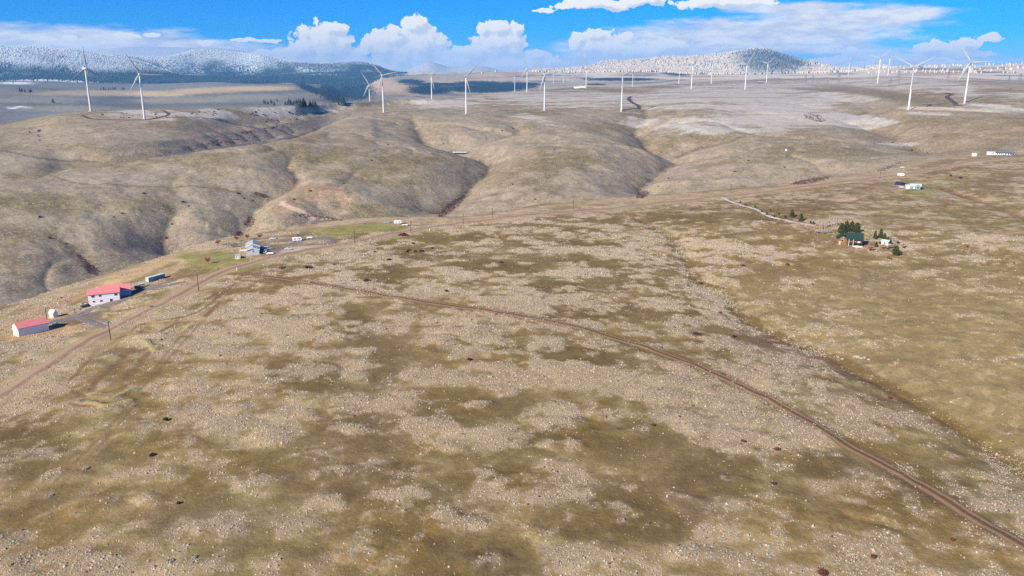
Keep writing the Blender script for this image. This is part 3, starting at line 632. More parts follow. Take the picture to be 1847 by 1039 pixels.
col = k.mix(k.m('MULTIPLY', blob, k.m('MULTIPLY', k.m('LESS_THAN', rb.outputs[0], 0.30), 0.50)), col, k.mix(1.0, col, (0.45, 0.43, 0.40), 'MULTIPLY'))
col = k.mix(k.m('MULTIPLY', blob, k.m('MULTIPLY', k.m('GREATER_THAN', rb.outputs[0], 0.62), 0.45)), col, (0.50, 0.43, 0.31))
k.put(b.inputs['Base Color'], col)
b.inputs['Roughness'].default_value = 0.95; b.inputs['Specular IOR Level'].default_value = 0.1
bump = k.n('ShaderNodeBump'); bump.inputs['Strength'].default_value = 0.7; bump.inputs['Distance'].default_value = 0.5
k.put(bump.inputs['Height'], k.m('ADD', k.m('MULTIPLY', n1, 0.7), k.m('ADD', k.m('MULTIPLY', n3, 0.3), k.m('MULTIPLY', dot, 0.4))))
k.t.links.new(bump.outputs[0], b.inputs['Normal'])

# ------------------------------------------------------------------ ground, hills, mountains meshes
def label(o, text=None, cat=None, group=None, kind=None):
    if text: o['label'] = text
    if cat: o['category'] = cat
    if group: o['group'] = group
    if kind: o['kind'] = kind
    return o

def fast_mesh(name, V, quads, mat, parent=None, smooth=False, cols=None, facs=None):
    V = np.ascontiguousarray(V, dtype=np.float32); F = np.ascontiguousarray(quads, dtype=np.int32); k = F.shape[1]
    me = bpy.data.meshes.new(name)
    me.vertices.add(len(V)); me.vertices.foreach_set('co', V.ravel())
    me.loops.add(F.size); me.loops.foreach_set('vertex_index', F.ravel())
    me.polygons.add(len(F)); me.polygons.foreach_set('loop_start', np.arange(0, F.size, k, dtype=np.int32))
    if smooth: me.polygons.foreach_set('use_smooth', np.ones(len(F), dtype=bool))
    if cols is not None:
        for an, cv in cols.items():
            a = me.attributes.new(an, 'FLOAT_COLOR', 'POINT')
            a.data.foreach_set('color', np.ascontiguousarray(np.concatenate([cv, np.ones((len(cv), 1))], 1), dtype=np.float32).ravel())
    if facs is not None:
        for an, fv in facs.items():
            a = me.attributes.new(an, 'FLOAT', 'POINT'); a.data.foreach_set('value', np.ascontiguousarray(fv, dtype=np.float32))
    me.update(calc_edges=True); me.validate()
    me.materials.append(mat)
    o = bpy.data.objects.new(name, me); C.objects.link(o)
    if parent: o.parent = parent
    return o

def terrain_piece(name, j0, j1, mat, centre=False):
    na, nj = len(AZ), j1 - j0
    V = np.stack([X[:, j0:j1], Y[:, j0:j1], Z[:, j0:j1]], -1).reshape(-1, 3)
    ii, jj = np.meshgrid(np.arange(na - 1), np.arange(nj - 1), indexing='ij')
    a = (ii * nj + jj).ravel()
    F = np.stack([a, a + nj, a + nj + 1, a + 1], 1)[:, ::-1]
    wrap = np.arange(nj - 1); w = np.stack([(na - 1) * nj + wrap, wrap, wrap + 1, (na - 1) * nj + wrap + 1], 1)[:, ::-1]
    F = np.concatenate([F, w])
    cc = ALB[:, j0:j1].reshape(-1, 3); tt = (TUFT * (0.12 + 0.88 * sst(np.hypot(X, Y), 330, 520)))[:, j0:j1].reshape(-1)
    sp = (mid + 0.6 * fg * sst(np.hypot(X, Y), 560, 700))[:, j0:j1].reshape(-1)
    if centre:
        sp = np.concatenate([sp, sp[:1]])
        V = np.concatenate([V, [[0, 0, float(Z[:, 0].mean())]]]); c = len(V) - 1
        cc = np.concatenate([cc, cc[:1]]); tt = np.concatenate([tt, tt[:1]])
        fan = [[c, ((q + 2) % na) * nj, ((q + 1) % na) * nj, q * nj] for q in range(0, na - 1, 2)]
        fan = fan if na % 2 == 0 else fan
        F = np.concatenate([F, np.array(fan)])
    o = fast_mesh(name, V, F, mat, smooth=True, cols={'albedo': cc}, facs={'tuft': tt, 'speck': sp})
    return label(o, kind='structure')
J1 = int(np.searchsorted(RR, 2500)); J2 = int(np.searchsorted(RR, 7300))
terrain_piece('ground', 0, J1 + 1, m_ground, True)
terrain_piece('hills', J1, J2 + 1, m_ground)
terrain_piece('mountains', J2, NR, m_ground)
# ------------------------------------------------------------------ bunchgrass: low tufts on the near ground
m_tuft, k, b = new_mat("straw_bunchgrass")
k.put(b.inputs['Base Color'], k.attr('tint', 'Color')); b.inputs['Roughness'].default_value = 0.9; b.inputs['Specular IOR Level'].default_value = 0.1
def scatter_tufts():
    N = 1500000
    az = rng.uniform(-0.66, 0.66, N); r = np.sqrt(rng.uniform(105 ** 2, 640 ** 2, N))
    x, y = np.sin(az) * r, np.cos(az) * r
    d = sample(TUFT, x, y)
    clump = vnoise(x / 1.9, y / 1.9, 500) * 0.6 + vnoise(x / 0.8, y / 0.8, 501) * 0.4
    want = np.power(np.clip(d, 0, 1), 1.3) * 0.62 * sst(clump + 0.35 * d, 0.42, 0.72) * (1 - 0.7 * sst(r, 400, 640))
    ok = rng.uniform(0, 1, N) < want
    x, y, r, d = x[ok], y[ok], r[ok], d[ok]; n = len(x)
    z = ground_z(x, y)
    grey = rng.uniform(0, 1, n) < 0.07 * sst(fbm(x, y, 40, 3, 503), 0.4, 0.6)
    red = rng.uniform(0, 1, n) < 0.012
    rad = np.clip(0.17 * np.exp(rng.normal(0, 0.42, n)), 0.08, 0.55) * (1 + 0.5 * sst(r, 300, 640)) * np.where(grey, 1.5, 1) * np.where(red, 1.5, 1)
    hgt = rad * rng.uniform(0.7, 1.2, n) * np.where(grey, 0.6, 1)
    c = np.array((0.58, 0.485, 0.345)) * rng.uniform(0.55, 1.25, (n, 1)) * (1 + rng.uniform(-0.05, 0.05, (n, 3)))
    c[grey] = np.array((0.40, 0.375, 0.30)) * rng.uniform(0.7, 1.2, (grey.sum(), 1))
    c[red] = np.array((0.20, 0.10, 0.08)) * rng.uniform(0.7, 1.2, (red.sum(), 1))
    S = 6; th = np.arange(S) / S * 2 * math.pi
    t0 = rng.uniform(0, 6.28, n)[:, None] + th[None]
    rr = rad[:, None] * rng.uniform(0.7, 1.25, (n, S))
    V = np.zeros((n, S + 1, 3))
    V[:, :S, 0] = x[:, None] + np.cos(t0) * rr; V[:, :S, 1] = y[:, None] + np.sin(t0) * rr; V[:, :S, 2] = (z - 0.10)[:, None]
    V[:, S, 0] = x + rng.normal(0, 0.3, n) * rad; V[:, S, 1] = y + rng.normal(0, 0.3, n) * rad; V[:, S, 2] = z + hgt
    b0 = (np.arange(n) * (S + 1))[:, None]
    i = np.arange(S)[None]
    F = np.stack([b0 + i, b0 + (i + 1) % S, b0 + S + 0 * i], -1).reshape(-1, 3)
    cc = np.repeat(c[:, None], S + 1, 1); cc[:, :S] *= 0.7  # tuft feet darkened: base shading put into the tint
    o = fast_mesh('dry_grass', V.reshape(-1, 3), F, m_tuft, cols={'tint': np.clip(cc.reshape(-1, 3), 0, 1)})
    print('tufts', n)
    return label(o, 'straw-coloured bunchgrass tufts thick on the near slope', 'grass', kind='stuff')
scatter_tufts()
# ------------------------------------------------------------------ mesh builder
class MB:
    def __init__(s): s.v = []; s.f = []
    def add(s, verts, faces):
        b = len(s.v); s.v += [tuple(map(float, q)) for q in verts]; s.f += [tuple(b + i for i in f) for f in faces]; return s
    def box(s, cx, cy, cz, sx, sy, sz, rz=0.0, taper=1.0):
        c, n = math.cos(rz), math.sin(rz); vs = []
        for dz, k in ((-.5, 1.0), (.5, taper)):
            for dx, dy in ((-.5, -.5), (.5, -.5), (.5, .5), (-.5, .5)):
                x, y = dx * sx * k, dy * sy * k
                vs.append((cx + x * c - y * n, cy + x * n + y * c, cz + dz * sz))
        return s.add(vs, [(3, 2, 1, 0), (4, 5, 6, 7), (0, 1, 5, 4), (1, 2, 6, 5), (2, 3, 7, 6), (3, 0, 4, 7)])
    def prism(s, prof, x0, x1):            # closed (y,z) outline swept along x
        n = len(prof); vs = [(x0, y, z) for y, z in prof] + [(x1, y, z) for y, z in prof]
        return s.add(vs, [tuple(range(n))[::-1], tuple(range(n, 2 * n))] + [(i, (i + 1) % n, n + (i + 1) % n, n + i) for i in range(n)])
    def prism_y(s, prof, y0, y1):          # closed (x,z) outline swept along y
        n = len(prof); vs = [(x, y0, z) for x, z in prof] + [(x, y1, z) for x, z in prof]
        return s.add(vs, [tuple(range(n)), tuple(range(n, 2 * n))[::-1]] + [((i + 1) % n, i, n + i, n + (i + 1) % n) for i in range(n)])
    def tube(s, pts, rad, n=8, cap=True):
        P = [Vector(p) for p in pts]; rings = []
        for i, p in enumerate(P):
            d = (P[min(i + 1, len(P) - 1)] - P[max(i - 1, 0)]).normalized()
            a = d.cross(Vector((0, 0, 1))) if abs(d.z) < 0.95 else d.cross(Vector((1, 0, 0)))
            a.normalize(); b = d.cross(a); r = rad[i] if isinstance(rad, (list, tuple)) else rad
            rings.append([p + a * (math.cos(t) * r) + b * (math.sin(t) * r) for t in [2 * math.pi * k / n for k in range(n)]])
        vs = [q for R_ in rings for q in R_]; fs = []
        for i in range(len(P) - 1):
            for k in range(n): fs.append((i * n + k, (i + 1) * n + k, (i + 1) * n + (k + 1) % n, i * n + (k + 1) % n))
        if cap: fs += [tuple(range(n)), tuple(range((len(P) - 1) * n, len(P) * n))[::-1]]
        return s.add(vs, fs)
    def build(s, name, mat, parent=None, smooth=False):
        me = bpy.data.meshes.new(name); me.from_pydata(s.v, [], s.f)
        me.materials.append(mat)
        if smooth:
            for p in me.polygons: p.use_smooth = True
        o = bpy.data.objects.new(name, me); C.objects.link(o)
        if parent: o.parent = parent
        return o

def thing(name, text, cat, x, y, z, rz=0.0, group=None):
    o = bpy.data.objects.new(name, None); C.objects.link(o)
    o.location = (x, y, z); o.rotation_euler = (0, 0, rz)
    return label(o, text, cat, group)
def at(px, py):
    x, y = unproject(px, py); return x, y, float(ground_z(x, y))
def facing(x, y): return -math.atan2(x, y)      # rotation that turns local -Y to the drone
def copy_tree(o, parent=None):
    c = o.copy(); C.objects.link(c)
    if parent: c.parent = parent
    for ch in list(o.children): copy_tree(ch, c)
    return c

# ------------------------------------------------------------------ roads, tracks, drives
def road_mat(name, edge, rut, mid, wob=0.5):
    m, k, b = new_mat(name)
    t = k.attr('across'); pos = k.n('ShaderNodeNewGeometry').outputs['Position']
    n = k.noise(pos, 0.25, 4, 0.65); f = k.noise(pos, 1.6, 4, 0.65)
    tt = k.m('ABSOLUTE', t); tt = k.m('ADD', tt, k.m('MULTIPLY', k.m('SUBTRACT', n, 0.5), wob))
    c = k.mix(k.step(tt, 0.20, 0.34), mid, rut); c = k.mix(k.step(tt, 0.62, 0.9), c, edge)
    v = k.m('ADD', 0.7, k.m('MULTIPLY', f, 0.6))
    k.put(b.inputs['Base Color'], k.mix(1.0, c, k.comb(v, v, v), 'MULTIPLY')); b.inputs['Roughness'].default_value = 0.95
    b.inputs['Specular IOR Level'].default_value = 0.1
    return m
m_gravel = road_mat("road_gravel", (0.36, 0.275, 0.17), (0.43, 0.295, 0.19), (0.30, 0.20, 0.125), 0.22)
m_track = road_mat("track_dirt", (0.15, 0.11, 0.055), (0.335, 0.20, 0.115), (0.14, 0.098, 0.042), 0.35)
m_drive = road_mat("drive_grit", (0.23, 0.195, 0.16), (0.215, 0.185, 0.17), (0.235, 0.20, 0.18), 0.6)
m_snowdrive = road_mat("drive_snow", (0.30, 0.23, 0.16), (0.72, 0.68, 0.63), (0.42, 0.35, 0.28), 1.9)
m_access = road_mat("access_gravel", (0.13, 0.115, 0.10), (0.085, 0.078, 0.075), (0.10, 0.09, 0.085), 0.4)
def road(name, pix, width, mat, lift=0.14, step=3.0, ext=None):
    P = [unproject(px, py) for px, py in pix]
    P = resample(P, step); n = len(P)
    d = np.gradient(P, axis=0); d /= np.linalg.norm(d, axis=1)[:, None]; nrm = np.stack([d[:, 1], -d[:, 0]], 1)
    K = 9; off = np.linspace(-1, 1, K); wv = width / 2 * (1 + 0.10 * (fbm(P[:, 0], P[:, 1], 15, 2, 201) - 0.5) * 2)
    XX = P[:, :1] + nrm[:, :1] * off[None] * wv[:, None]; YY = P[:, 1:] + nrm[:, 1:] * off[None] * wv[:, None]
    ZZ = ground_z(XX, YY)
    ZZ = 0.6 * ZZ + 0.4 * ZZ.mean(1, keepdims=True)
    ZZ = np.maximum(ZZ, ground_z(XX, YY) - 0.02) + lift * (1 - off[None] ** 8) - 0.10 * (np.abs(off[None]) > 0.98)
    V = np.stack([XX, YY, ZZ], -1).reshape(-1, 3)
    i, j = np.meshgrid(np.arange(n - 1), np.arange(K - 1), indexing='ij'); a = (i * K + j).ravel()
    F = np.stack([a, a + 1, a + K + 1, a + K], 1)[:, ::-1]
    o = fast_mesh(name, V, F, mat, smooth=True, facs={'across': np.tile(off, n)})
    return label(o, kind='structure')
road('road', [(-90,775),(0,716),(100,654),(151,620),(208,590),(260,564),(300,545),(357,513),(397,493),(428,482),(473,468.5),(517,458),(560,449.5),(629,439),(681,426.5),(733,417),(785,408.5),(837,401),(900,393.5),(991,384),(1142,371),(1294,354.5),(1385,346),(1439,338.5),(1560,323),(1620,317),(1681,306),(1742,292.5),(1802,286.5),(1847,284),(1930,280)], 12.0, m_gravel)
road('dirt_track', [(421,494),(473,498),(508,502),(560,509.5),(612,518),(664,527),(716,536),(768,545),(846,555.5),(916,566),(985,578),(1054,593),(1140,619),(1207,642),(1293,676),(1386,718),(1450,755),(1519,798),(1588,835),(1657,873),(1727,915),(1796,956),(1847,985),(1930,1034),(2010,1085)], 5.8, m_track, 0.16, 2.0)
road('snowy_driveway', [(1303,356),(1332,368),(1363,377.5),(1387,389.5),(1424,398.5),(1470,408)], 3.6, m_snowdrive)
road('driveway', [(335,509),(300,515),(260,524),(222,538),(182,552),(156,562),(139,572),(107,578),(92,585)], 7.0, m_drive)
road('driveway', [(139,571),(160,580),(178,587),(206,591)], 5.0, m_drive)
road('driveway', [(594,442),(601,435),(586,428.5),(560,432),(525,439),(492,446)], 5.5, m_drive)
road('access_road', [(149,208),(156,211.6),(169,215),(217,216.5),(260,216),(281,213),(303,207.5),(301,203),(293,199)], 7.0, m_access, 0.4, 6)
road('access_road', [(1122,199.5),(1144,196.4),(1153,193),(1140,184.5),(1134,178),(1138,174)], 11.0, m_access, 0.6, 6)
road('access_road', [(1704,167.5),(1716,171),(1708,174.5),(1715,180.6),(1722,186),(1731,191)], 10.0, m_access, 0.6, 6)

# ------------------------------------------------------------------ wind turbines
m_white = plain("turbine_white", (0.66, 0.66, 0.65), 0.45, var=0.03, scale=0.2)
m_blade = plain("blade_grey", (0.40, 0.42, 0.44), 0.45, var=0.03, scale=0.2)
m_concrete = plain("concrete", (0.42, 0.40, 0.37), 0.9)
def tower_mb():
    mb = MB(); hs_ = [0, 20, 40, 60, 78.4]; mb.tube([(0, 0, -2.5)] + [(0, 0, h) for h in hs_], [1.95] + [1.95 - 0.85 * h / 78.4 for h in hs_], 20); return mb
def nacelle_mb():
    mb = MB(); out = [(-1.7, -1.6), (1.7, -1.6), (1.9, 0.2), (1.55, 1.75), (-1.55, 1.75), (-1.9, 0.2)]
    rings = [(-2.6, 0.85), (-1.8, 1.0), (5.2, 1.0), (7.0, 0.78)]; n = 6
    vs = [(x * k_, y, z * k_) for y, k_ in rings for x, z in out]
    fs = [tuple(range(n)), tuple(range(3 * n, 4 * n))[::-1]] + [(i * n + (k_ + 1) % n, i * n + k_, (i + 1) * n + k_, (i + 1) * n + (k_ + 1) % n) for i in range(3) for k_ in range(n)]
    return mb.add(vs, fs).box(0, 5.6, 2.1, 0.3, 0.3, 0.9)
def hub_mb():
    return MB().tube([(0, -2.5, 0), (0, -3.6, 0), (0, -4.5, 0), (0, -5.2, 0), (0, -5.5, 0)], [1.5, 1.65, 1.4, 0.8, 0.15], 14)
def blade_mb(ang):
    mb = MB(); st = [(1.2, 0.95, 0.9, 20), (3.0, 0.95, 0.85, 18), (6.5, 1.7, 0.55, 14), (9.5, 1.85, 0.42, 10), (18, 1.35, 0.30, 6), (28, 0.95, 0.2, 3), (36, 0.62, 0.12, 1), (40.5, 0.32, 0.07, 0), (41.5, 0.06, 0.03, 0)]
    vs, fs, n = [], [], 8; ca, sa = math.cos(ang), math.sin(ang)
    for r, ch, th, tw in st:
        t = math.radians(tw)
        for k_ in range(n):
            q = 2 * math.pi * k_ / n
            cx_ = ch * math.cos(q) + (0.35 * ch if r > 4 else 0); cy_ = th * math.sin(q)
            x, y = cx_ * math.cos(t) - cy_ * math.sin(t), cx_ * math.sin(t) + cy_ * math.cos(t) - 3.8
            vs.append((x * ca + r * sa, y, -x * sa + r * ca))
    for i in range(len(st) - 1):
        for k_ in range(n): fs.append((i * n + k_, i * n + (k_ + 1) % n, (i + 1) * n + (k_ + 1) % n, (i + 1) * n + k_))
    fs += [tuple(range(n))[::-1], tuple(range((len(st) - 1) * n, len(st) * n))]
    return mb.add(vs, fs)
TURB = [  # base pixel, range, rotor angle, yaw offset, label
 (164,202,1780,-2,35,"white wind turbine farthest left, one blade straight up, at the loop road's left end"),
 (261,216,1640,-28,5,"tall white wind turbine inside the dark loop road on the left bluff"),
 (692,202.5,1830,-42,10,"white wind turbine on the rounded hill just right of the deep left canyon"),
 (667,181,2440,-32,0,"smaller white wind turbine close behind the rounded hill's turbine, over the hazy valley"),
 (779,181,2440,49,10,"mid-distance white wind turbine with blades in a Y, before the blue wooded slope"),
 (841,203,1800,46,15,"tall white wind turbine at the brown ridge road with a wide blade spread"),
 (950.5,169,2850,-24,10,"distant white wind turbine in front of the dark blue ridge, one blade pointing up left"),
 (982,199,1850,-42,10,"tall white wind turbine mid ridge, lower blade hanging left of its tower"),
 (1057,160.5,3300,-8,25,"small distant white wind turbine above the snowy flat by a faint farmstead"),
 (1121,198.5,1850,60,10,"tall white wind turbine beside the winding black access road"),
 (1141,144.5,4900,45,10,"tiny far white wind turbine before the dark wooded shade under the snowy slope"),
 (1247,161,2850,30,20,"white wind turbine on the snowy plateau left of the blue peak, blade pointing left"),
 (1283,151,3560,48,20,"small white wind turbine just left of the blue-shaded wooded slope"),
 (1344,159,2760,30,15,"white wind turbine standing against the blue-shaded snowy peak"),
 (1382,152,3680,42,15,"small white wind turbine at the right foot of the blue-shaded peak"),
 (1225,140.5,4750,0,25,"thin far white wind turbine before the frosted slope, farthest of that plateau row"),
 (928.5,147,4700,0,30,"faint far white wind turbine left on the cream-coloured ridge"),
 (998,145,5600,15,20,"faint tiny white wind turbine mid cream-coloured ridge"),
 (1016,144.5,5700,70,20,"faint tiny white wind turbine on the cream ridge beside another tiny one, right of it"),
 (1530,134,5400,5,20,"far white wind turbine below the small round white cloud"),
 (1582.6,151.5,2950,46,10,"white wind turbine behind the brown rounded bluff, blades in a Y"),
 (1602,133,4100,50,20,"small white wind turbine peeking right behind the brown bluff's turbine"),
 (1639,194,1770,60,8,"tall white wind turbine at the edge of the right brown hill, blades in a Y"),
 (1740,184,1900,-33,8,"tall white wind turbine beside the black zigzag road, one blade up left"),
]
T0 = None
NACELLE = HUB = TOWER = None
for px, py, r, ang, yaw, text in TURB:
    dx, dy, dz = [float(q) for q in pix_dir(px, py)]; az = math.atan2(dx, dy)
    x, y = r * math.sin(az), r * math.cos(az); z = float(ground_z(x, y))
    want = H + r * dz / math.hypot(dx, dy)
    if abs(want - z) > 6: print('turbine', px, 'ground', round(z, 1), 'wanted', round(want, 1))
    T = thing('wind_turbine', text, 'wind turbine', x, y, z, -az + math.radians(yaw), 'wind turbines on the plateau')
    if T0 is None:
        tow = tower_mb().build('tower', m_white, T, True)
        MB().tube([(0, 0, -2), (0, 0, 0.35)], [4.2, 4.0], 16).build('footing', m_concrete, tow)
        MB().box(0, -2.245, 2.2, 1.0, 0.12, 2.2).build('door', m_concrete, tow)
        nac = nacelle_mb().build('nacelle', m_white, T); nac.location = (0, 0, 80)
        hub = hub_mb().build('hub', m_blade, T, True); hub.location = (0, 0, 80)
        T0 = T; proto_parts = [tow, nac, hub]
        base_blade = blade_mb(0)
    else:
        for p_ in proto_parts: copy_tree(p_, T)
    for k_ in range(3):
        if T is T0 and k_ == 0: b0 = base_blade.build('blade', m_blade, T, True); bl = b0
        else: bl = b0.copy(); C.objects.link(bl); bl.parent = T
        bl.location = (0, 0, 80); bl.rotation_euler = (0, math.radians(ang + 120 * k_), 0)

# ------------------------------------------------------------------ houses and sheds
m_wall_lav = plain("siding_lavender", (0.82, 0.80, 0.82), 0.7, var=0.05, scale=3)
m_wall_white = plain("siding_white", (0.84, 0.83, 0.81), 0.7, var=0.04, scale=3)
m_wall_grey = plain("siding_grey", (0.46, 0.50, 0.56), 0.7, var=0.06, scale=3)
m_trim = plain("white_trim", (0.82, 0.82, 0.80), 0.6, var=0.03)
m_glass = plain("window_glass", (0.03, 0.035, 0.045), 0.12, var=0.05, spec=0.6)
m_red = plain("red_roof", (0.76, 0.25, 0.25), 0.5, var=0.12, scale=0.8)
m_shingle = plain("grey_shingles", (0.40, 0.42, 0.45), 0.85, var=0.15, scale=4)
m_green = plain("green_metal_roof", (0.024, 0.058, 0.050), 0.7, var=0.2, scale=2, spec=0.1)
m_log = plain("honey_logs", (0.25, 0.13, 0.06), 0.75, var=0.3, scale=4)
m_brown = plain("dark_brown_wood", (0.13, 0.065, 0.035), 0.8, var=0.3, scale=3)
m_dark = plain("dark_stained_wood", (0.05, 0.042, 0.038), 0.8, var=0.3, scale=3)
m_teal = plain("teal_paint", (0.12, 0.30, 0.31), 0.6, var=0.1)
m_tealroof = plain("pale_teal_roof", (0.42, 0.62, 0.58), 0.5, var=0.1)
m_paleroof = plain("pale_grey_roof", (0.55, 0.60, 0.61), 0.6, var=0.1)
m_cream = plain("cream_siding", (0.68, 0.62, 0.52), 0.7, var=0.06)
m_bluegrey = plain("blue_grey_roof", (0.10, 0.14, 0.19), 0.6, var=0.15)
m_wood = plain("weathered_wood", (0.24, 0.17, 0.12), 0.85, var=0.3, scale=5)
m_pole = plain("pole_wood", (0.10, 0.07, 0.05), 0.9, var=0.25, scale=3)

def gable_walls(w, d, h, rise, along='x', base=-2.0):
    mb = MB()
    if along == 'x': mb.prism([(-d / 2, base), (d / 2, base), (d / 2, h), (0, h + rise), (-d / 2, h)], -w / 2, w / 2)
    else: mb.prism_y([(-w / 2, base), (w / 2, base), (w / 2, h), (0, h + rise), (-w / 2, h)], -d / 2, d / 2)
    return mb
def gable_roof(w, d, h, rise, along='x', over=0.5, th=0.22, hang=0.45):
    half = (d if along == 'x' else w) / 2; sl = rise / half; e = half + over; le = (w if along == 'x' else d) / 2 + hang
    zb, zt = h - sl * over, h + rise; lift = 0.03
    prof = [(-e, zb + lift), (0, zt + lift), (e, zb + lift), (e, zb + lift + th), (0, zt + lift + th), (-e, zb + lift + th)]
    mb = MB()
    if along == 'x': mb.prism(prof, -le, le)
    else: mb.prism_y(prof, -le, le)
    return mb
def shift(mb, dx, dy, dz=0): mb.v = [(x + dx, y + dy, z + dz) for x, y, z in mb.v]; return mb
def window(parent, face, a, z, w, h, edge, frame=None):
    """face: front/back/left/right; a: place along the wall; edge: the wall's own coordinate"""
    f, p = MB(), MB()
    if face in ('front', 'back'):
        s_ = -1 if face == 'front' else 1
        f.box(a, edge + s_ * 0.03, z, w + 0.3, 0.10, h + 0.3); p.box(a, edge + s_ * 0.07, z, w, 0.08, h)
    else:
        s_ = -1 if face == 'left' else 1
        f.box(edge + s_ * 0.03, a, z, 0.10, w + 0.3, h + 0.3); p.box(edge + s_ * 0.07, a, z, 0.08, w, h)
    o = f.build('window', frame or m_trim, parent); p.build('pane', m_glass, o); return o
def door(parent, face, a, w, h, edge, mat):
    f, p = MB(), MB()
    if face in ('front', 'back'):
        s_ = -1 if face == 'front' else 1
        f.box(a, edge + s_ * 0.04, h / 2, w, 0.12, h); p.box(a + w * 0.36, edge + s_ * 0.13, h * 0.47, 0.10, 0.06, 0.16)
    else:
        s_ = -1 if face == 'left' else 1
        f.box(edge + s_ * 0.04, a, h / 2, 0.12, w, h); p.box(edge + s_ * 0.13, a + w * 0.36, h * 0.47, 0.06, 0.10, 0.16)
    o = f.build('door', mat, parent); p.build('handle', m_dark, o); return o

# red-roofed two-storey house
x, y, z = at(190, 543)
hz = facing(x, y)
Hs = thing('house', 'two-storey lavender-white house with long bright red roof above the gravel drive', 'house', x, y, z - 0.3, hz - math.radians(6))
gable_walls(15.5, 8.5, 5.8, 2.0).build('wall', m_wall_lav, Hs)
gable_roof(15.5, 8.5, 5.8, 2.0).build('roof', m_red, Hs)
shift(gable_walls(16.5, 8, 5.4, 2.0), 4.6, 6.3).build('wing_wall', m_wall_lav, Hs)
shift(gable_roof(16.5, 8, 5.4, 2.0), 4.6, 6.32, 0.02).build('wing_roof', m_red, Hs)
MB().box(0, -4.28, 2.95, 15.6, 0.12, 0.28).box(7.78, 0, 2.95, 0.12, 8.4, 0.28).box(0, -4.29, 0.15, 15.6, 0.13, 0.5).box(7.79, 0, 0.15, 0.13, 8.4, 0.5).build('trim_band', m_trim, Hs)
for a, zz, w_, h_ in ((-5.3, 4.55, 1.5, 1.0), (-1.8, 4.6, 1.2, 0.8), (6.0, 4.6, 1.5, 1.0), (-5.2, 1.7, 0.9, 1.0), (-1.6, 1.75, 1.1, 0.9)): window(Hs, 'front', a, zz, w_, h_, -4.25)
window(Hs, 'front', 3.4, 1.35, 1.3, 1.9, -4.25); window(Hs, 'right', 0, 5.7, 1.0, 1.0, 7.75); window(Hs, 'right', -1.4, 4.4, 0.8, 1.0, 7.75); window(Hs, 'right', 6.3, 5.4, 1.0, 1.0, 12.85)
door(Hs, 'right', 1.9, 1.1, 2.1, 7.75, m_trim); door(Hs, 'right', 6.3, 3.2, 2.6, 12.85, m_trim)
pr = MB().box(10.4, 1.0, 0.15, 5.0, 2.6, 0.5).build('porch', m_trim, Hs)
MB().box(8.2, 0.0, 2.0, 0.16, 0.16, 3.4).box(12.4, 0.0, 2.0, 0.16, 0.16, 3.4).build('post', m_trim, pr)
shift(MB().prism([(-1.6, 3.6), (1.5, 4.4), (1.5, 4.6), (-1.6, 3.8)], 7.85, 12.8), 0, 0.75).build('porch_roof', m_wall_grey, Hs)
dk = MB().box(-9.6, -1.2, 0.9, 3.4, 3.2, 0.25).box(-9.6, -2.7, 0.2, 3.4, 0.15, 1.7).box(-11.2, -1.2, 0.2, 0.15, 3.0, 1.7).build('deck', m_wood, Hs)
MB().box(-9.6, -2.74, 1.6, 3.4, 0.1, 0.12).box(-11.25, -1.2, 1.6, 0.1, 3.2, 0.12).build('railing', m_wood, dk)
MB().box(-3.5, 0.3, 7.9, 0.5, 0.5, 1.0).build('chimney', m_trim, Hs)

# white barn with red roof
x, y, z = at(57, 600)
Bn = thing('barn', 'long white metal barn with plain walls and bright red roof at far left', 'barn', x, y, z, facing(x, y) + math.radians(15))
gable_walls(13.4, 8.5, 4.4, 1.9).build('wall', m_wall_white, Bn)
gable_roof(13.4, 8.5, 4.4, 1.9, hang=0.25, over=0.3).build('roof', m_red, Bn)
MB().box(0, -4.3, 4.18, 13.5, 0.12, 0.3).build('gutter', m_trim, Bn)
door(Bn, 'right', 0, 3.4, 3.4, 6.7, m_trim)
MB().box(8.2, -0.3, -0.05, 3.0, 4.6, 0.3).build('apron', m_concrete, Bn)
# little gabled shed
x, y, z = at(97, 572)
Sd = thing('shed', 'tiny white steep-gabled shed between the red-roofed barn and the drive', 'shed', x, y, z, facing(x, y) + math.radians(32))
gable_walls(2.6, 3.4, 2.4, 1.6, 'y').build('wall', m_wall_lav, Sd); gable_roof(2.6, 3.4, 2.4, 1.6, 'y', 0.25, 0.15, 0.2).build('roof', m_trim, Sd)
door(Sd, 'front', 0, 1.0, 1.9, -1.7, m_trim)
# container
x, y, z = at(281, 504.5)
Ct = thing('shipping_container', 'long pale teal shipping container on tan dirt uphill of the red-roofed house', 'container', x, y, z, facing(x, y) + math.radians(40))
mb = MB(); mb.box(0, 0, 1.3, 12.0, 2.36, 2.5)
for i in range(40): mb.box(-5.85 + i * 0.3, -1.2, 1.3, 0.14, 0.06, 2.3)
mb.build('body', plain("container_teal", (0.22, 0.40, 0.42), 0.6, var=0.12), Ct)
MB().box(0, 0, 2.62, 12.15, 2.46, 0.12).build('roof', plain("container_top", (0.66, 0.73, 0.74), 0.6), Ct)
dr = MB().box(-6.05, -0.6, 1.3, 0.1, 1.14, 2.4).build('door', m_tealroof, Ct); MB().box(-6.13, -0.6, 1.3, 0.05, 0.06, 2.3).build('lock_bar', m_trim, dr)
dr = MB().box(-6.05, 0.6, 1.3, 0.1, 1.14, 2.4).build('door', m_tealroof, Ct); MB().box(-6.13, 0.6, 1.3, 0.05, 0.06, 2.3).build('lock_bar', m_trim, dr)
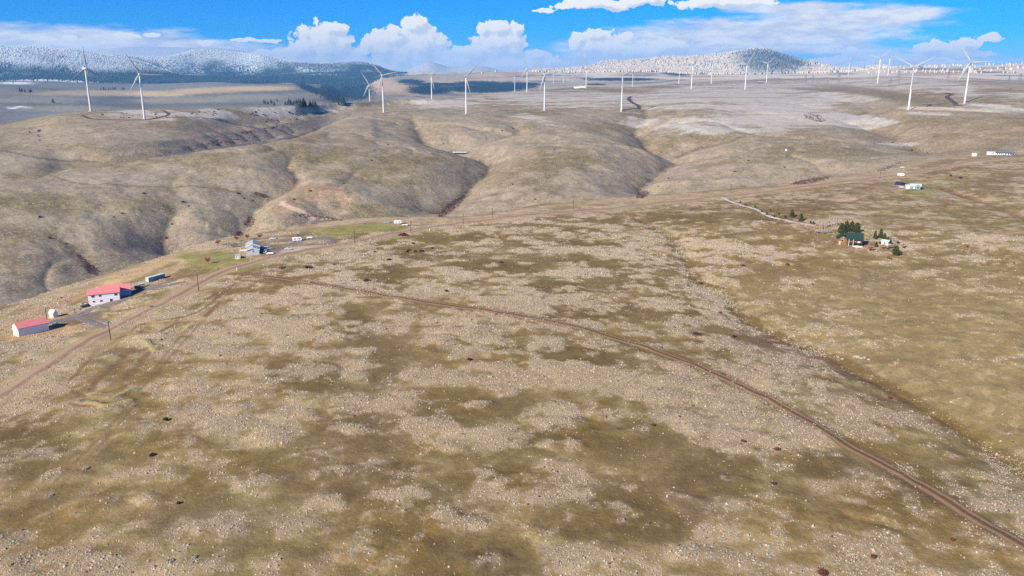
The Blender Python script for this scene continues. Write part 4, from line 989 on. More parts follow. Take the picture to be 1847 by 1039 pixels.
# grey house at the bend
x, y, z = at(457, 459.5)
Gh = thing('house', 'grey gabled house with grey shingle roof and white trim beside the gravel road', 'house', x, y, z, facing(x, y) - math.radians(2))
shift(gable_walls(7.6, 9, 3.3, 1.3, 'y'), 0, 4.5).build('wall', m_wall_grey, Gh)
shift(gable_roof(7.6, 9, 3.3, 1.3, 'y'), 0, 4.4).build('roof', m_shingle, Gh)
shift(gable_walls(8.8, 13, 3.7, 1.8, 'y'), -0.2, 15.5).build('rear_wall', m_wall_grey, Gh)
shift(gable_roof(8.8, 13, 3.7, 1.8, 'y'), -0.2, 15.5).build('rear_roof', m_shingle, Gh)
def barge(w, h, rise, yy, over=0.5):
    sl = rise / (w / 2); e = w / 2 + over
    return [(-e, h - sl * over - 0.12), (0, h + rise - 0.12), (e, h - sl * over - 0.12), (e, h - sl * over + 0.32), (0, h + rise + 0.32), (-e, h - sl * over + 0.32)]
MB().prism_y(barge(7.6, 3.3, 1.3, 0), -0.62, -0.52).build('fascia', m_trim, Gh)
shift(MB().prism_y(barge(8.8, 3.7, 1.8, 0), 8.4, 8.52), -0.2, 0).build('fascia', m_trim, Gh)
window(Gh, 'front', 0, 2.3, 0.8, 1.3, 0.0); window(Gh, 'right', 3, 1.9, 1.0, 1.0, 3.8); window(Gh, 'left', 3, 1.9, 1.0, 1.0, -3.8)
door(Gh, 'right', 6.5, 1.0, 2.1, 3.8, m_trim)
pc = MB().box(-6.2, 5.5, 2.3, 5.0, 4.2, 0.22).build('patio_cover', m_trim, Gh)
for sx in (-8.4, -4.2): MB().box(sx, 3.7, 1.1, 0.18, 0.18, 2.2).build('post', m_trim, pc)
# white shed beside it
x, y, z = at(429, 466.5)
Sw = thing('shed', 'small white shed on the lawn in front of the grey gabled house', 'shed', x, y, z, facing(x, y))
gable_walls(3.0, 2.6, 2.2, 0.7).build('wall', m_wall_white, Sw); gable_roof(3.0, 2.6, 2.2, 0.7, over=0.2, th=0.12, hang=0.15).build('roof', m_shingle, Sw); door(Sw, 'front', 0.4, 0.9, 1.8, -1.3, m_trim); window(Sw, 'front', -0.8, 1.3, 0.5, 0.5, -1.3)
# dark pavilion
x, y, z = at(424, 446)
Pv = thing('pavilion', 'dark open pavilion with slate-blue roof left of the grey gabled house', 'pavilion', x, y, z, facing(x, y) + 0.2)
mb = MB(); mb.add([(-1.9, -1.6, 2.3), (1.9, -1.6, 2.3), (1.9, 1.6, 2.3), (-1.9, 1.6, 2.3), (-0.7, 0, 3.2), (0.7, 0, 3.2)], [(3, 2, 1, 0), (0, 1, 5, 4), (1, 2, 5), (2, 3, 4, 5), (3, 0, 4)]); mb.build('roof', m_bluegrey, Pv)
for sx, sy in ((-1, -1), (1, -1), (1, 1), (-1, 1)): MB().box(sx * 1.6, sy * 1.3, 0.95, 0.2, 0.2, 2.7).build('post', m_dark, Pv)
MB().box(0, 0.2, 0.75, 1.6, 0.8, 0.08).box(0, -0.5, 0.42, 1.6, 0.3, 0.07).box(0, 0.9, 0.42, 1.6, 0.3, 0.07).box(-0.6, 0.2, 0.2, 0.1, 1.6, 1.0).box(0.6, 0.2, 0.2, 0.1, 1.6, 1.0).build('table', m_dark, Pv)
x, y, z = at(413, 444)
Pl = thing('play_frame', 'black play frame with a swing bar next to the dark pavilion', 'play frame', x, y, z, facing(x, y))
for sx in (-1.5, 1.5): MB().tube([(sx, -0.9, -0.1), (sx, 0, 2.2), (sx, 0.9, -0.1)], 0.10, 6).build('leg', m_dark, Pl)
MB().tube([(-1.8, 0, 2.2), (1.8, 0, 2.2)], 0.10, 6).build('bar', m_dark, Pl)
for sx in (-0.6, 0.6): MB().box(sx, 0, 0.5, 0.5, 0.25, 0.06).box(sx - 0.2, 0, 1.35, 0.04, 0.04, 1.7).box(sx + 0.2, 0, 1.35, 0.04, 0.04, 1.7).build('swing', m_dark, Pl)

# green-roofed log house
x, y, z = at(1534, 442)
Lh = thing('house', 'honey-brown log house with dark green roof in front of round pines', 'house', x, y, z, facing(x, y) + math.radians(6))
shift(gable_walls(9.6, 8.5, 4.8, 2.9), 2.2, 3.2).build('wall', m_brown, Lh)
shift(gable_roof(9.6, 8.5, 4.8, 2.9, over=1.1, hang=0.7), 2.2, 3.0).build('roof', m_green, Lh)
shift(gable_walls(6.0, 7.5, 4.2, 2.0, 'y'), -5.3, 3.6).build('wing_wall', m_log, Lh)
shift(gable_roof(6.0, 7.5, 4.2, 2.0, 'y', 0.7, 0.22, 0.8), -5.3, 3.6).build('wing_roof', m_green, Lh)
pd = MB().box(2.6, -2.1, 1.6, 8.6, 2.2, 0.22).build('porch_deck', m_dark, Lh)
MB().box(2.6, -3.15, 2.4, 8.6, 0.10, 0.14).box(2.6, -3.15, 2.05, 8.6, 0.06, 0.06).build('railing', m_dark, pd)
for sx in (-1.5, 1.2, 4.0, 6.7): MB().box(sx, -3.1, 1.6, 0.28, 0.28, 5.6).build('post', m_cream if sx < 2 else m_dark, pd)
for a, zz in ((-0.5, 3.4), (2.4, 3.4), (5.0, 3.4), (0.5, 0.6), (4.4, 0.6)): window(Lh, 'front', a, zz, 1.2, 1.1, -1.05, m_cream)
window(Lh, 'front', -5.3, 2.8, 1.4, 1.3, -0.15, m_cream); window(Lh, 'front', -5.3, 4.7, 0.8, 0.7, -0.15, m_cream); window(Lh, 'left', 3.4, 2.4, 1.2, 1.2, -8.3, m_cream)
door(Lh, 'front', -6.9, 1.0, 2.1, -0.15, m_cream)
MB().box(4.6, -3.25, 2.9, 1.7, 0.12, 0.8).build('banner', m_trim, Lh)
MB().box(0.2, 4.4, 7.4, 0.7, 0.7, 1.6).build('chimney', m_brown, Lh)
x, y, z = at(1547, 446)
bt = MB(); n_ = 8
pf = [(-3.2, 0.15, 0.5), (-2.4, 0.8, 0.9), (0, 1.0, 1.0), (2.2, 0.9, 0.95), (2.9, 0.7, 0.8)]
for xx, hw, hh in pf: bt.v += [(xx, -hw, 0.15), (xx, -hw, hh * 0.6), (xx, 0, hh), (xx, hw, hh * 0.6), (xx, hw, 0.15)]
for i in range(4):
    for k_ in range(4): bt.f.append((i * 5 + k_, i * 5 + k_ + 1, i * 5 + 6 + k_, i * 5 + 5 + k_))
bt.f += [(0, 1, 2, 3, 4), (24, 23, 22, 21, 20)]
Bo = thing('boat', 'low white covered boat parked in front of the log house', 'boat', x, y, z, facing(x, y) + 0.1); bt.build('hull', m_trim, Bo); MB().box(-0.3, 0, 0.02, 4.6, 1.1, 0.3).build('trailer', m_dark, Bo)
# teal-roofed shed
x, y, z = at(1597, 441)
Ts = thing('shed', 'little shed with pale mint-green roof among bare shrubs by the log house', 'shed', x, y, z, facing(x, y) - 0.35)
gable_walls(4.4, 3.2, 2.2, 1.0).build('wall', m_cream, Ts); gable_roof(4.4, 3.2, 2.2, 1.0, over=0.3, th=0.14).build('roof', m_tealroof, Ts); door(Ts, 'front', 0, 1.0, 1.8, -1.6, m_wood)
# teal house up the slope
x, y, z = at(1651, 341)
Th = thing('house', 'single-storey teal house with pale roof and white gable above a green lawn', 'house', x, y, z, facing(x, y) + 0.05)
shift(gable_walls(9.0, 7, 2.8, 1.5), 0, 3.5).build('wall', m_teal, Th); shift(gable_roof(9.0, 7, 2.8, 1.5), 0, 3.5).build('roof', m_paleroof, Th)
shift(gable_walls(4.2, 3, 2.8, 1.5, 'y'), 1.9, -1.1).build('gable_wall', m_teal, Th); shift(gable_roof(4.2, 3, 2.8, 1.5, 'y', 0.4), 1.9, -1.1).build('gable_roof', m_paleroof, Th)
window(Th, 'front', 1.9, 1.6, 1.9, 1.5, -2.6); window(Th, 'front', -3.0, 1.6, 1.2, 1.1, 0); window(Th, 'right', 3.5, 1.6, 1.2, 1.1, 4.5); door(Th, 'front', -1.2, 1.0, 2.1, 0, m_trim)
gar = shift(gable_walls(3.8, 5, 2.4, 0.8), -6.5, 3.5).build('garage', m_cream, Th); shift(gable_roof(3.8, 5, 2.4, 0.8, over=0.3), -6.5, 3.5).build('garage_roof', m_paleroof, gar)
MB().box(-6.5, 0.93, 1.1, 2.6, 0.12, 2.2).build('garage_door', m_trim, gar)
# long low building on the ridge
x, y, z = at(1806, 279.5)
Lb = thing('house', 'very long low blue and white house on the far right ridge', 'house', x, y, z - 0.5, facing(x, y))
shift(gable_walls(21, 7, 2.9, 1.2), 4, 3.5).build('wall', m_wall_white, Lb); shift(gable_roof(21, 7, 2.9, 1.2), 4, 3.5).build('roof', m_bluegrey, Lb)
shift(gable_walls(10, 6.4, 2.9, 1.0), -11.7, 3.5).build('wing_wall', m_cream, Lb); shift(gable_roof(10, 6.4, 2.9, 1.0, hang=0.2), -11.8, 3.5).build('wing_roof', m_paleroof, Lb)
for a in (-4.5, -2, 0.5, 5, 8, 10.5, 13): window(Lb, 'front', a, 1.7, 1.3, 1.1, 0.0, m_bluegrey)
door(Lb, 'front', 2.8, 1.1, 2.1, 0.0, m_bluegrey); window(Lb, 'front', -9.5, 1.7, 1.2, 1.0, 0.3); door(Lb, 'front', -13.5, 2.6, 2.2, 0.3, m_trim)
x, y, z = at(1757, 281.5)
Wb = thing('shed', 'cream box-shaped shed left of the long blue-roofed ridge house', 'shed', x, y, z, facing(x, y)); gable_walls(5.2, 4, 2.7, 0.6).build('wall', m_cream, Wb); gable_roof(5.2, 4, 2.7, 0.6, over=0.2).build('roof', m_trim, Wb); door(Wb, 'front', 0.8, 2.0, 2.0, -2.0, m_trim)
# long white sheet-roofed stock shelter in the draw
x, y, z = at(829, 277.5)
Ss = thing('stock_shelter', 'long low white-roofed shelter in the draw between two brown hills', 'shelter', x, y, z, facing(x, y) - 0.08)
MB().prism([(-3, 2.4), (3, 3.1), (3, 3.3), (-3, 2.6)], -12, 12).build('roof', m_trim, Ss); MB().box(0, 2.6, 1.1, 23.5, 0.25, 3.6).build('back_wall', m_teal, Ss)
for sx in (-11.5, -4, 4, 11.5): MB().box(sx, -2.6, 1.0, 0.3, 0.3, 3.4).build('post', m_wood, Ss)
# farmstead far out on the flat
for px, py, w_, text in ((1040,159,22,'tiny far white barn left on the snowy flat near the ridge turbines'),(1050,158,26,'tiny far grey-white barn right beside another on the snowy flat'),(1372,150.5,20,'tiny dark far building on the snow below the blue peak')):
    x, y, z = at(px, py); o = thing('barn', text, 'barn', x, y, z, facing(x, y)); gable_walls(w_, 12, 5, 3).build('wall', m_wall_white if w_ != 20 else m_dark, o); gable_roof(w_, 12, 5, 3).build('roof', m_shingle, o)
# round dugout rim on the far hill with its white tank
x, y, z = at(1418, 271.5)
Tk = thing('water_tank', 'small white tank by the dark dugout on the far hill', 'tank', x, y, z); MB().tube([(0, 0, -0.5), (0, 0, 2.0), (0, 0, 2.5)], [1.8, 1.8, 0.5], 14).build('tank', m_trim, Tk); MB().tube([(0, 0, 2.4), (0, 0, 2.8)], 0.4, 8).build('lid', m_dark, Tk)
# ------------------------------------------------------------------ vehicles
m_tyre = plain("tyre_rubber", (0.02, 0.02, 0.02), 0.9); m_rim = plain("wheel_rim", (0.45, 0.45, 0.46), 0.35, 0.6)
m_lamp = plain("lamp_glass", (0.75, 0.75, 0.72), 0.2)
PAINT = {}
def body_paint(col):
    if col not in PAINT: PAINT[col] = plain("car_paint", col, 0.3, 0.0, 0.04, 1.0, 0.5)
    return PAINT[col]
def wheel(parent, x, y, r=0.34):
    o = MB().tube([(x, y - 0.11, r), (x, y + 0.11, r)], r, 14).build('wheel', m_tyre, parent)
    MB().tube([(x, y - 0.125, r), (x, y + 0.125, r)], r * 0.55, 10).build('rim', m_rim, o)
def loft_y(prof, halfw):
    """side outline (x, z, inset) mirrored to both flanks"""
    mb = MB(); n = len(prof)
    vs = [(x, -(halfw - i), z) for x, z, i in prof] + [(x, halfw - i, z) for x, z, i in prof]
    return mb.add(vs, [tuple(range(n)), tuple(range(n, 2 * n))[::-1]] + [((k_ + 1) % n, k_, n + k_, n + (k_ + 1) % n) for k_ in range(n)])
CAR = {  # lower body, cabin (x forward, z up, inset)
 'sedan': ([(-2.3,.35,.05),(2.25,.35,.08),(2.35,.62,.06),(2.2,.78,.08),(1.05,.95,.06),(-1.6,1.0,.06),(-2.3,.95,.08)], [(-1.65,.98,.1),(1.0,.94,.1),(.35,1.42,.28),(-1.0,1.45,.28)], 0.9),
 'suv': ([(-2.3,.4,.05),(2.25,.4,.08),(2.35,.75,.06),(2.2,.98,.08),(1.0,1.12,.05),(-2.3,1.15,.05)], [(-2.3,1.13,.08),(1.0,1.1,.08),(.4,1.75,.22),(-2.1,1.78,.22)], 0.95),
 'pickup': ([(-2.9,.45,.05),(2.6,.45,.08),(2.75,.8,.06),(2.65,1.05,.08),(1.2,1.2,.05),(-.9,1.2,.05),(-.9,1.2,.05),(-2.9,1.2,.05)], [(-.85,1.18,.08),(1.2,1.16,.08),(.55,1.85,.22),(-.65,1.88,.22)], 1.0),
 'van': ([(-2.7,.4,.05),(2.5,.4,.08),(2.65,.8,.06),(2.4,1.15,.06),(1.7,1.3,.05),(-2.7,1.3,.05)], [(-2.7,1.28,.06),(1.7,1.28,.06),(1.05,2.1,.18),(-2.6,2.15,.16)], 1.0)}
def vehicle(kind, px, py, heading, col, text, cat=None, top=None, group=None):
    """heading: degrees the nose turns from pointing right as seen from the drone"""
    x, y, z = at(px, py)
    o = thing('parked_' + ('truck' if kind == 'pickup' else 'car' if kind != 'van' else 'van'), text, cat or ('pickup truck' if kind == 'pickup' else 'car' if kind != 'van' else 'van'), x, y, z + 0.12, facing(x, y) + math.radians(heading), group)
    low, cab, hw = CAR[kind]
    loft_y(low, hw).build('body', body_paint(col), o)
    cb = loft_y(cab, hw).build('cabin', m_glass, o)
    (x0, z0, i0), (x1, z1, i1), (x2, z2, i2), (x3, z3, i3) = cab
    w_ = hw - i2
    rf = MB().add([(x3 - .05, -w_, z3), (x2 + .05, -w_, z2), (x2 + .05, w_, z2), (x3 - .05, w_, z3), (x3, -w_ + .06, z3 + .07), (x2, -w_ + .06, z2 + .07), (x2, w_ - .06, z2 + .07), (x3, w_ - .06, z3 + .07)], [(3, 2, 1, 0), (4, 5, 6, 7), (0, 1, 5, 4), (1, 2, 6, 5), (2, 3, 7, 6), (3, 0, 4, 7)])
    rf.build('roof', body_paint(top or col), o)
    pil = MB()
    for s_ in (-1, 1):
        for t in ((0.0, 0.0), (0.5, 0.5), (1.0, 1.0)):
            xa, za, ya = x0 + (x1 - x0) * t[0], z0 + (z1 - z0) * t[0], s_ * (hw - i0 + 0.01); xb, zb, yb = x3 + (x2 - x3) * t[1], z3 + (z2 - z3) * t[1], s_ * (hw - i2 + 0.01)
            pil.tube([(xa, ya, za), (xb, yb, zb)], 0.06, 5)
    pil.build('pillars', body_paint(top or col), cb)
    if kind == 'pickup':
        MB().box(-1.9, 0, 1.215, 1.8, 1.6, 0.05).build('bed_liner', m_tyre, o)
    fx = low[1][0]; rx = low[0][0]
    for sy in (-1, 1):
        wheel(o, fx - 0.85, sy * (hw - 0.08), 0.38 if kind != 'sedan' else 0.33); wheel(o, rx + 0.85, sy * (hw - 0.08), 0.38 if kind != 'sedan' else 0.33)
        MB().box(low[2][0] - 0.05, sy * (hw - 0.3), low[2][1] + 0.03, 0.12, 0.35, 0.14).build('headlight', m_lamp, o)
    return o
W_ = (0.80, 0.80, 0.80)
vehicle('pickup', 155, 554, 205, (0.035, 0.04, 0.05), 'black pickup with pale roof parked lowest on the drive', top=(0.62, 0.68, 0.74))
vehicle('suv', 188.5, 542.5, 0, (0.05, 0.085, 0.13), 'dark slate-blue car parked against the front of the red-roofed house')
vehicle('sedan', 236, 528.5, 60, (0.03, 0.16, 0.42), 'bright blue car nosed in at the red-roofed house porch')
vehicle('suv', 250.5, 521, 10, (0.02, 0.02, 0.024), 'black car beside a white one past the red-roofed house')
vehicle('suv', 257, 517.5, 12, W_, 'white car just behind the black one past the red-roofed house')
vehicle('suv', 471.5, 449.5, -70, (0.62, 0.68, 0.74), 'pale silver car tucked against the right side of the grey gabled house')
vehicle('pickup', 479, 456, -100, W_, 'white truck nose-out at the right front corner of the grey gabled house')
vehicle('van', 484, 450, 15, W_, 'white van parked behind the white truck by the grey gabled house')
vehicle('sedan', 520, 450.5, -8, (0.66, 0.74, 0.82), 'silver-white car alone on the pale concrete pad')
vehicle('sedan', 492, 431.5, 180, W_, 'white car on the upper edge of the gravel yard')
vehicle('sedan', 697.5, 402.5, 10, (0.62, 0.64, 0.68), 'pale car at the far corner of the green field, left of the white trailer')
vehicle('suv', 1626, 339, 0, W_, 'white car parked left of the teal house')
vehicle('suv', 1632, 333.5, 0, (0.02, 0.025, 0.05), 'black-blue car behind the teal house')
vehicle('suv', 1828, 281, 0, (0.03, 0.14, 0.40), 'blue car at the right end of the long ridge house')
vehicle('suv', 1627.5, 303, 0, W_, 'white car out on the grass ridge beyond the road, topmost of the white vehicles there')

def camper(px, py, heading, L_, text, cat='camper trailer'):
    x, y, z = at(px, py); o = thing('camper_trailer', text, cat, x, y, z + 0.1, facing(x, y) + math.radians(heading))
    h = L_ / 2; loft_y([(-h, .55, .03), (h - .3, .55, .03), (h, 1.0, .03), (h, 2.0, .05), (h - .5, 2.75, .1), (-h + .2, 2.8, .1), (-h, 2.6, .05)], 1.2).build('body', m_trim, o)
    window(o, 'front', -h * 0.45, 1.8, 0.9, 0.6, -1.2, m_lamp); window(o, 'front', h * 0.5, 1.8, 0.9, 0.6, -1.2, m_lamp); door(o, 'front', 0.1, 0.75, 2.3, -1.2, m_lamp)
    for dx in (-0.45, 0.45):
        for sy in (-1, 1): wheel(o, -0.4 + dx, sy * 1.08, 0.36)
    MB().tube([(h - 0.2, -0.7, .5), (h + 1.1, 0, .5)], .06, 5).tube([(h - 0.2, 0.7, .5), (h + 1.1, 0, .5)], .06, 5).build('drawbar', m_dark, o)
    MB().box(-0.5, 0, 2.86, 0.9, 0.7, 0.22).build('roof_vent', m_lamp, o)
camper(536, 435, 0, 6.4, 'big white camper trailer in the middle of the gravel yard')
camper(717.5, 404, 0, 6.0, 'white camper trailer at the corner of the green field by the road')
camper(1624.5, 317.5, 5, 6.8, 'white camper trailer parked on the road shoulder above the teal house')
def flat_trailer(px, py, heading, text):
    x, y, z = at(px, py); o = thing('utility_trailer', text, 'trailer', x, y, z + 0.1, facing(x, y) + math.radians(heading))
    MB().box(0, 0, 0.62, 4.4, 1.8, 0.16).box(0, -0.9, 0.85, 4.4, 0.08, 0.4).box(0, 0.9, 0.85, 4.4, 0.08, 0.4).build('bed', m_trim, o)
    MB().prism([(-0.85, 0.7), (0.85, 0.7), (0.7, 1.15), (0, 1.35), (-0.7, 1.15)], -1.9, 1.9).build('tarp', m_trim, o)
    for sy in (-1, 1): wheel(o, -0.2, sy * 1.02, 0.32)
    MB().tube([(2.1, 0, .6), (3.5, 0, .5)], .07, 5).build('drawbar', m_dark, o)
flat_trailer(730.5, 407.5, 5, 'low white tarped trailer right of the white camper at the green field corner')
flat_trailer(558.5, 430.5, -10, 'white tarped trailer on the far side of the gravel yard')
flat_trailer(487.5, 459, -12, 'small white tarped trailer by the road in front of the white truck')
# orange tractor with white canopy
x, y, z = at(539.5, 426.5)
o = thing('tractor', 'orange tractor with pale canopy standing behind the white camper in the gravel yard', 'tractor', x, y, z, facing(x, y))
mo = plain("tractor_orange", (0.55, 0.15, 0.07), 0.5)
MB().box(0.8, 0, 1.1, 1.9, 0.8, 0.8, taper=0.9).box(-0.6, 0, 1.0, 1.3, 1.1, 0.5).build('body', mo, o); MB().box(-0.6, 0, 2.7, 2.0, 1.7, 0.15).build('canopy', m_paleroof, o)
for sx in (-1.3, 0.1):
    for sy in (-0.7, 0.7): MB().box(sx, sy, 1.95, 0.08, 0.08, 1.5).build('post', m_dark, o)
for sy in (-0.85, 0.85): wheel(o, -0.8, sy, 0.75); wheel(o, 1.4, sy, 0.45)
# dark-blue domed shelter by the teal house
x, y, z = at(1623, 333.5)
o = thing('quonset_hut', 'dark navy arched hut with white end behind the teal house', 'hut', x, y, z, facing(x, y) - 0.7)
arc = [(3.1 * math.cos(t), 3.4 * math.sin(t) - 0.5) for t in np.linspace(0, math.pi, 13)]
MB().prism(arc, -3.5, 3.5).build('shell', plain("navy_tarp", (0.025, 0.03, 0.065), 0.6), o)
MB().prism([(a_ * 0.96, b_ * 0.96) for a_, b_ in arc], -3.62, -3.5).build('end_wall', m_trim, o)
MB().box(-3.66, 0, 1.1, 0.08, 2.4, 2.2).build('door', m_lamp, o)
# red garden cart
x, y, z = at(437.5, 465)
o = thing('garden_cart', 'small red garden cart next to the small white shed', 'cart', x, y, z, 0.4)
MB().box(0, 0, 0.75, 1.7, 0.9, 0.5, taper=1.12).build('tub', plain("red_enamel", (0.45, 0.05, 0.03), 0.4), o)
for sy in (-0.55, 0.55): wheel(o, 0.1, sy, 0.4)
MB().tube([(0.8, 0, 0.6), (1.7, 0, 0.95)], 0.05, 5).build('handle', m_dark, o)

# ------------------------------------------------------------------ poles, posts, fence, wires
def pole(px, py, h, text, arms=1, lamp=False):
    x, y, z = at(px, py); o = thing('utility_pole', text, 'utility pole', x, y, z, 0.9 + facing(x, y), 'utility poles along the gravel road')
    MB().tube([(0, 0, -1), (0, 0, h)], [0.24, 0.17], 9).build('post', m_pole, o)
    for k_ in range(arms):
        ca_ = MB().box(0, -0.15, h - 0.5 - 0.8 * k_, 2.4, 0.14, 0.18).build('crossarm', m_pole, o)
        for dx in (-1.05, -0.4, 0.4, 1.05): MB().tube([(dx, -0.15, h - 0.41 - 0.8 * k_), (dx, -0.15, h - 0.12 - 0.8 * k_)], 0.07, 6).build('insulator', m_lamp, ca_)
    if lamp: MB().tube([(0, -0.3, h - 1.6), (0, -0.3, h - 0.5)], 0.28, 10).build('transformer', m_lamp, o)
    return o
PL = [(199.5,613,9.3,'dark utility pole standing on the near road edge, nearest to the camera',1,False),(85,577,8.6,'utility pole with pale transformer between the red-roofed barn and tiny shed',0,True),(358.5,525.5,11,'tall utility pole between the road and the container',1,False),
      (639.5,437,9.5,'utility pole where the yellow-green field meets the road, past the gravel yard',1,False),(741,419,8.5,'utility pole right of the white camper at the green field corner',2,False),(835.5,404,8.5,'utility pole on the road over the red-brush ravine',1,False),
      (888,393.5,8.5,'utility pole on the ridge line just right of the red-brush ravine',1,False),(1034,378.5,9,'thin utility pole on the ridge road, middle of the picture',1,False),(1318,348,9,'thin utility pole near the start of the snowy driveway',1,False),(1587,321.5,9.5,'thin utility pole on the ridge left of the teal house',1,False),(1769,279.5,9,'thin utility pole at the left end of the long ridge house',1,False)]
poles = [pole(*p) for p in PL]
m_wire = plain("wire", (0.45, 0.44, 0.42), 0.5)
def wire(a, b, ha, hb, text):
    A_, B_ = Vector(a.location) + Vector((0, 0, ha)), Vector(b.location) + Vector((0, 0, hb)); pts = []
    for t in np.linspace(0, 1, 14): p = A_.lerp(B_, t); p.z -= 1.3 * 4 * t * (1 - t); pts.append(tuple(p - A_))
    o = MB().tube(pts, 0.03, 4).build('power_line', m_wire); o.location = A_
    label(o, text, 'power line')
wire(poles[0], poles[1], 8.8, 8.0, 'pale sagging wire strung over the drive to the pole beside the barn')
m_yellow = plain("marker_yellow", (0.72, 0.62, 0.35), 0.6)
def post(px, py, h, mat, text, r=0.09, lean=0.0):
    x, y, z = at(px, py); o = thing('marker_post', text, 'post', x, y, z)
    MB().tube([(0, 0, -0.4), (lean, 0, h)], r, 8).build('shaft', mat, o); MB().tube([(lean, 0, h), (lean, 0, h + 0.12)], r * 1.3, 8).build('cap', m_trim if mat is not m_dark else m_dark, o)
post(427.5, 488.5, 1.9, m_trim, 'white marker post where the dirt track leaves the road', 0.2); post(393.5, 487, 1.9, m_dark, 'stout dark post at the lawn edge by the road bend', 0.2)
post(649.5, 443, 2.6, m_yellow, 'leaning pale marker post beside the road near the field pole', 0.16, -0.8); post(775, 416.5, 1.8, m_trim, 'small white roadside post past the green field', 0.18); post(451, 470.5, 2.6, m_yellow, 'leaning pale stake by the road in front of the grey gabled house', 0.12, 0.9)
# yard fence of the log house
fl = resample([unproject(*p) for p in [(1503,411),(1472,414),(1461,424),(1480,442),(1512,449),(1545,458),(1580,468),(1605,471)]], 4.0)
F0 = thing('fence', 'dark post-and-rail fence curving round the log house yard', 'fence', fl[0][0], fl[0][1], float(ground_z(*fl[0])))
zz = ground_z(fl[:, 0], fl[:, 1]); rel = [(p[0] - fl[0][0], p[1] - fl[0][1], float(q - zz[0])) for p, q in zip(fl, zz)]
for p in rel: MB().box(p[0], p[1], p[2] + 0.4, 0.16, 0.16, 1.7).build('post', m_wood, F0)
for hh in (0.55, 1.05): MB().tube([(a_, b_, c_ + hh) for a_, b_, c_ in rel], 0.06, 4).build('rail', m_wood, F0)
# lattice power pylons on the far plateau
m_lat = plain("galvanised_steel", (0.20, 0.20, 0.21), 0.6)
def pylon_mb(h):
    mb = MB(); w0, w1 = h * 0.10, h * 0.025; lv = [0, .22, .42, .6, .75, .88, 1.0]
    c4 = lambda f: [(sx * (w0 + (w1 - w0) * f), sy * (w0 + (w1 - w0) * f), f * h) for sx, sy in ((-1, -1), (1, -1), (1, 1), (-1, 1))]
    for a_, b_ in zip(lv[:-1], lv[1:]):
        A_, B_ = c4(a_), c4(b_)
        for k_ in range(4): mb.tube([A_[k_], B_[k_]], 0.28, 4, False); mb.tube([A_[k_], B_[(k_ + 1) % 4]], 0.18, 3, False); mb.tube([B_[k_], B_[(k_ + 1) % 4]], 0.18, 3, False)
    for f, L_ in ((.72, .17), (.84, .14), (.96, .11)): mb.tube([(-L_ * h, 0, f * h), (0, 0, f * h + 1.2), (L_ * h, 0, f * h)], 0.3, 4)
    return mb
pm = pylon_mb(40)
pyl0 = None
for px, py, r, sc, text in [(1620.6,146,2700,1.05,'grey lattice pylon right behind the tall Y-bladed turbine on the brown hill'),(1710,143,2700,.95,'grey lattice pylon between the two tall right-hand turbines'),(1838,157,2200,1.0,'grey lattice pylon at the picture right edge'),(1818,158,2300,.75,'short grey lattice pylon left of the edge pylon'),(1513,147,2900,1.0,'grey lattice pylon left of the brown rounded bluff'),
                            (1466,143,3300,.85,'grey lattice pylon right of a matching one on the snowy flat'),(1453.5,142,3400,.85,'grey lattice pylon left of a matching one on the snowy flat'),(1493,147,2950,.5,'short stubby lattice pylon on the snowy flat before the brown bluff'),(1405,145,3500,.6,'small grey lattice pylon right of the blue peak foot'),(1607,146,2700,.6,'short grey lattice pylon left beside a taller one behind the brown hill')]:
    dx, dy, dz = [float(q) for q in pix_dir(px, py)]; az = math.atan2(dx, dy); x, y = r * math.sin(az), r * math.cos(az)
    if pyl0 is None: o = pm.build('power_pylon', m_lat); pyl0 = o
    else: o = pyl0.copy(); C.objects.link(o)
    o.location = (x, y, float(ground_z(x, y))); o.scale = (sc, sc, sc); o.rotation_euler = (0, 0, -az + 0.35)
    label(o, text, 'pylon', 'power pylons on the snowy flat')

# ------------------------------------------------------------------ trees and shrubs
def leaf_mat(name, c1, c2, scale=1.2):
    m, k, b = new_mat(name); pos = k.n('ShaderNodeTexCoord').outputs['Object']
    n = k.noise(pos, scale, 4, 0.7); k.put(b.inputs['Base Color'], k.mix(k.step(n, 0.35, 0.65), c1, c2)); b.inputs['Roughness'].default_value = 0.9; b.inputs['Specular IOR Level'].default_value = 0.15
    return m
m_pine = leaf_mat("pine_needles", (0.045, 0.058, 0.020), (0.105, 0.115, 0.042)); m_bark = plain("bark", (0.14, 0.10, 0.075), 0.95, var=0.3)
m_twig = leaf_mat("bare_twigs", (0.46, 0.37, 0.32), (0.60, 0.50, 0.45)); m_redtwig = leaf_mat("reddish_twigs", (0.42, 0.17, 0.14), (0.52, 0.26, 0.21))
m_yellowleaf = leaf_mat("yellow_green_leaves", (0.16, 0.14, 0.03), (0.26, 0.21, 0.05)); m_darkbrush = leaf_mat("dark_brush", (0.055, 0.036, 0.032), (0.12, 0.075, 0.06)); m_redbrush = leaf_mat("red_brush", (0.13, 0.045, 0.035), (0.22, 0.085, 0.06)); m_ravine = leaf_mat("ravine_twigs", (0.10, 0.05, 0.045), (0.20, 0.12, 0.11), 0.15); m_greybrush = leaf_mat("grey_brush", (0.40, 0.37, 0.32), (0.52, 0.48, 0.43))
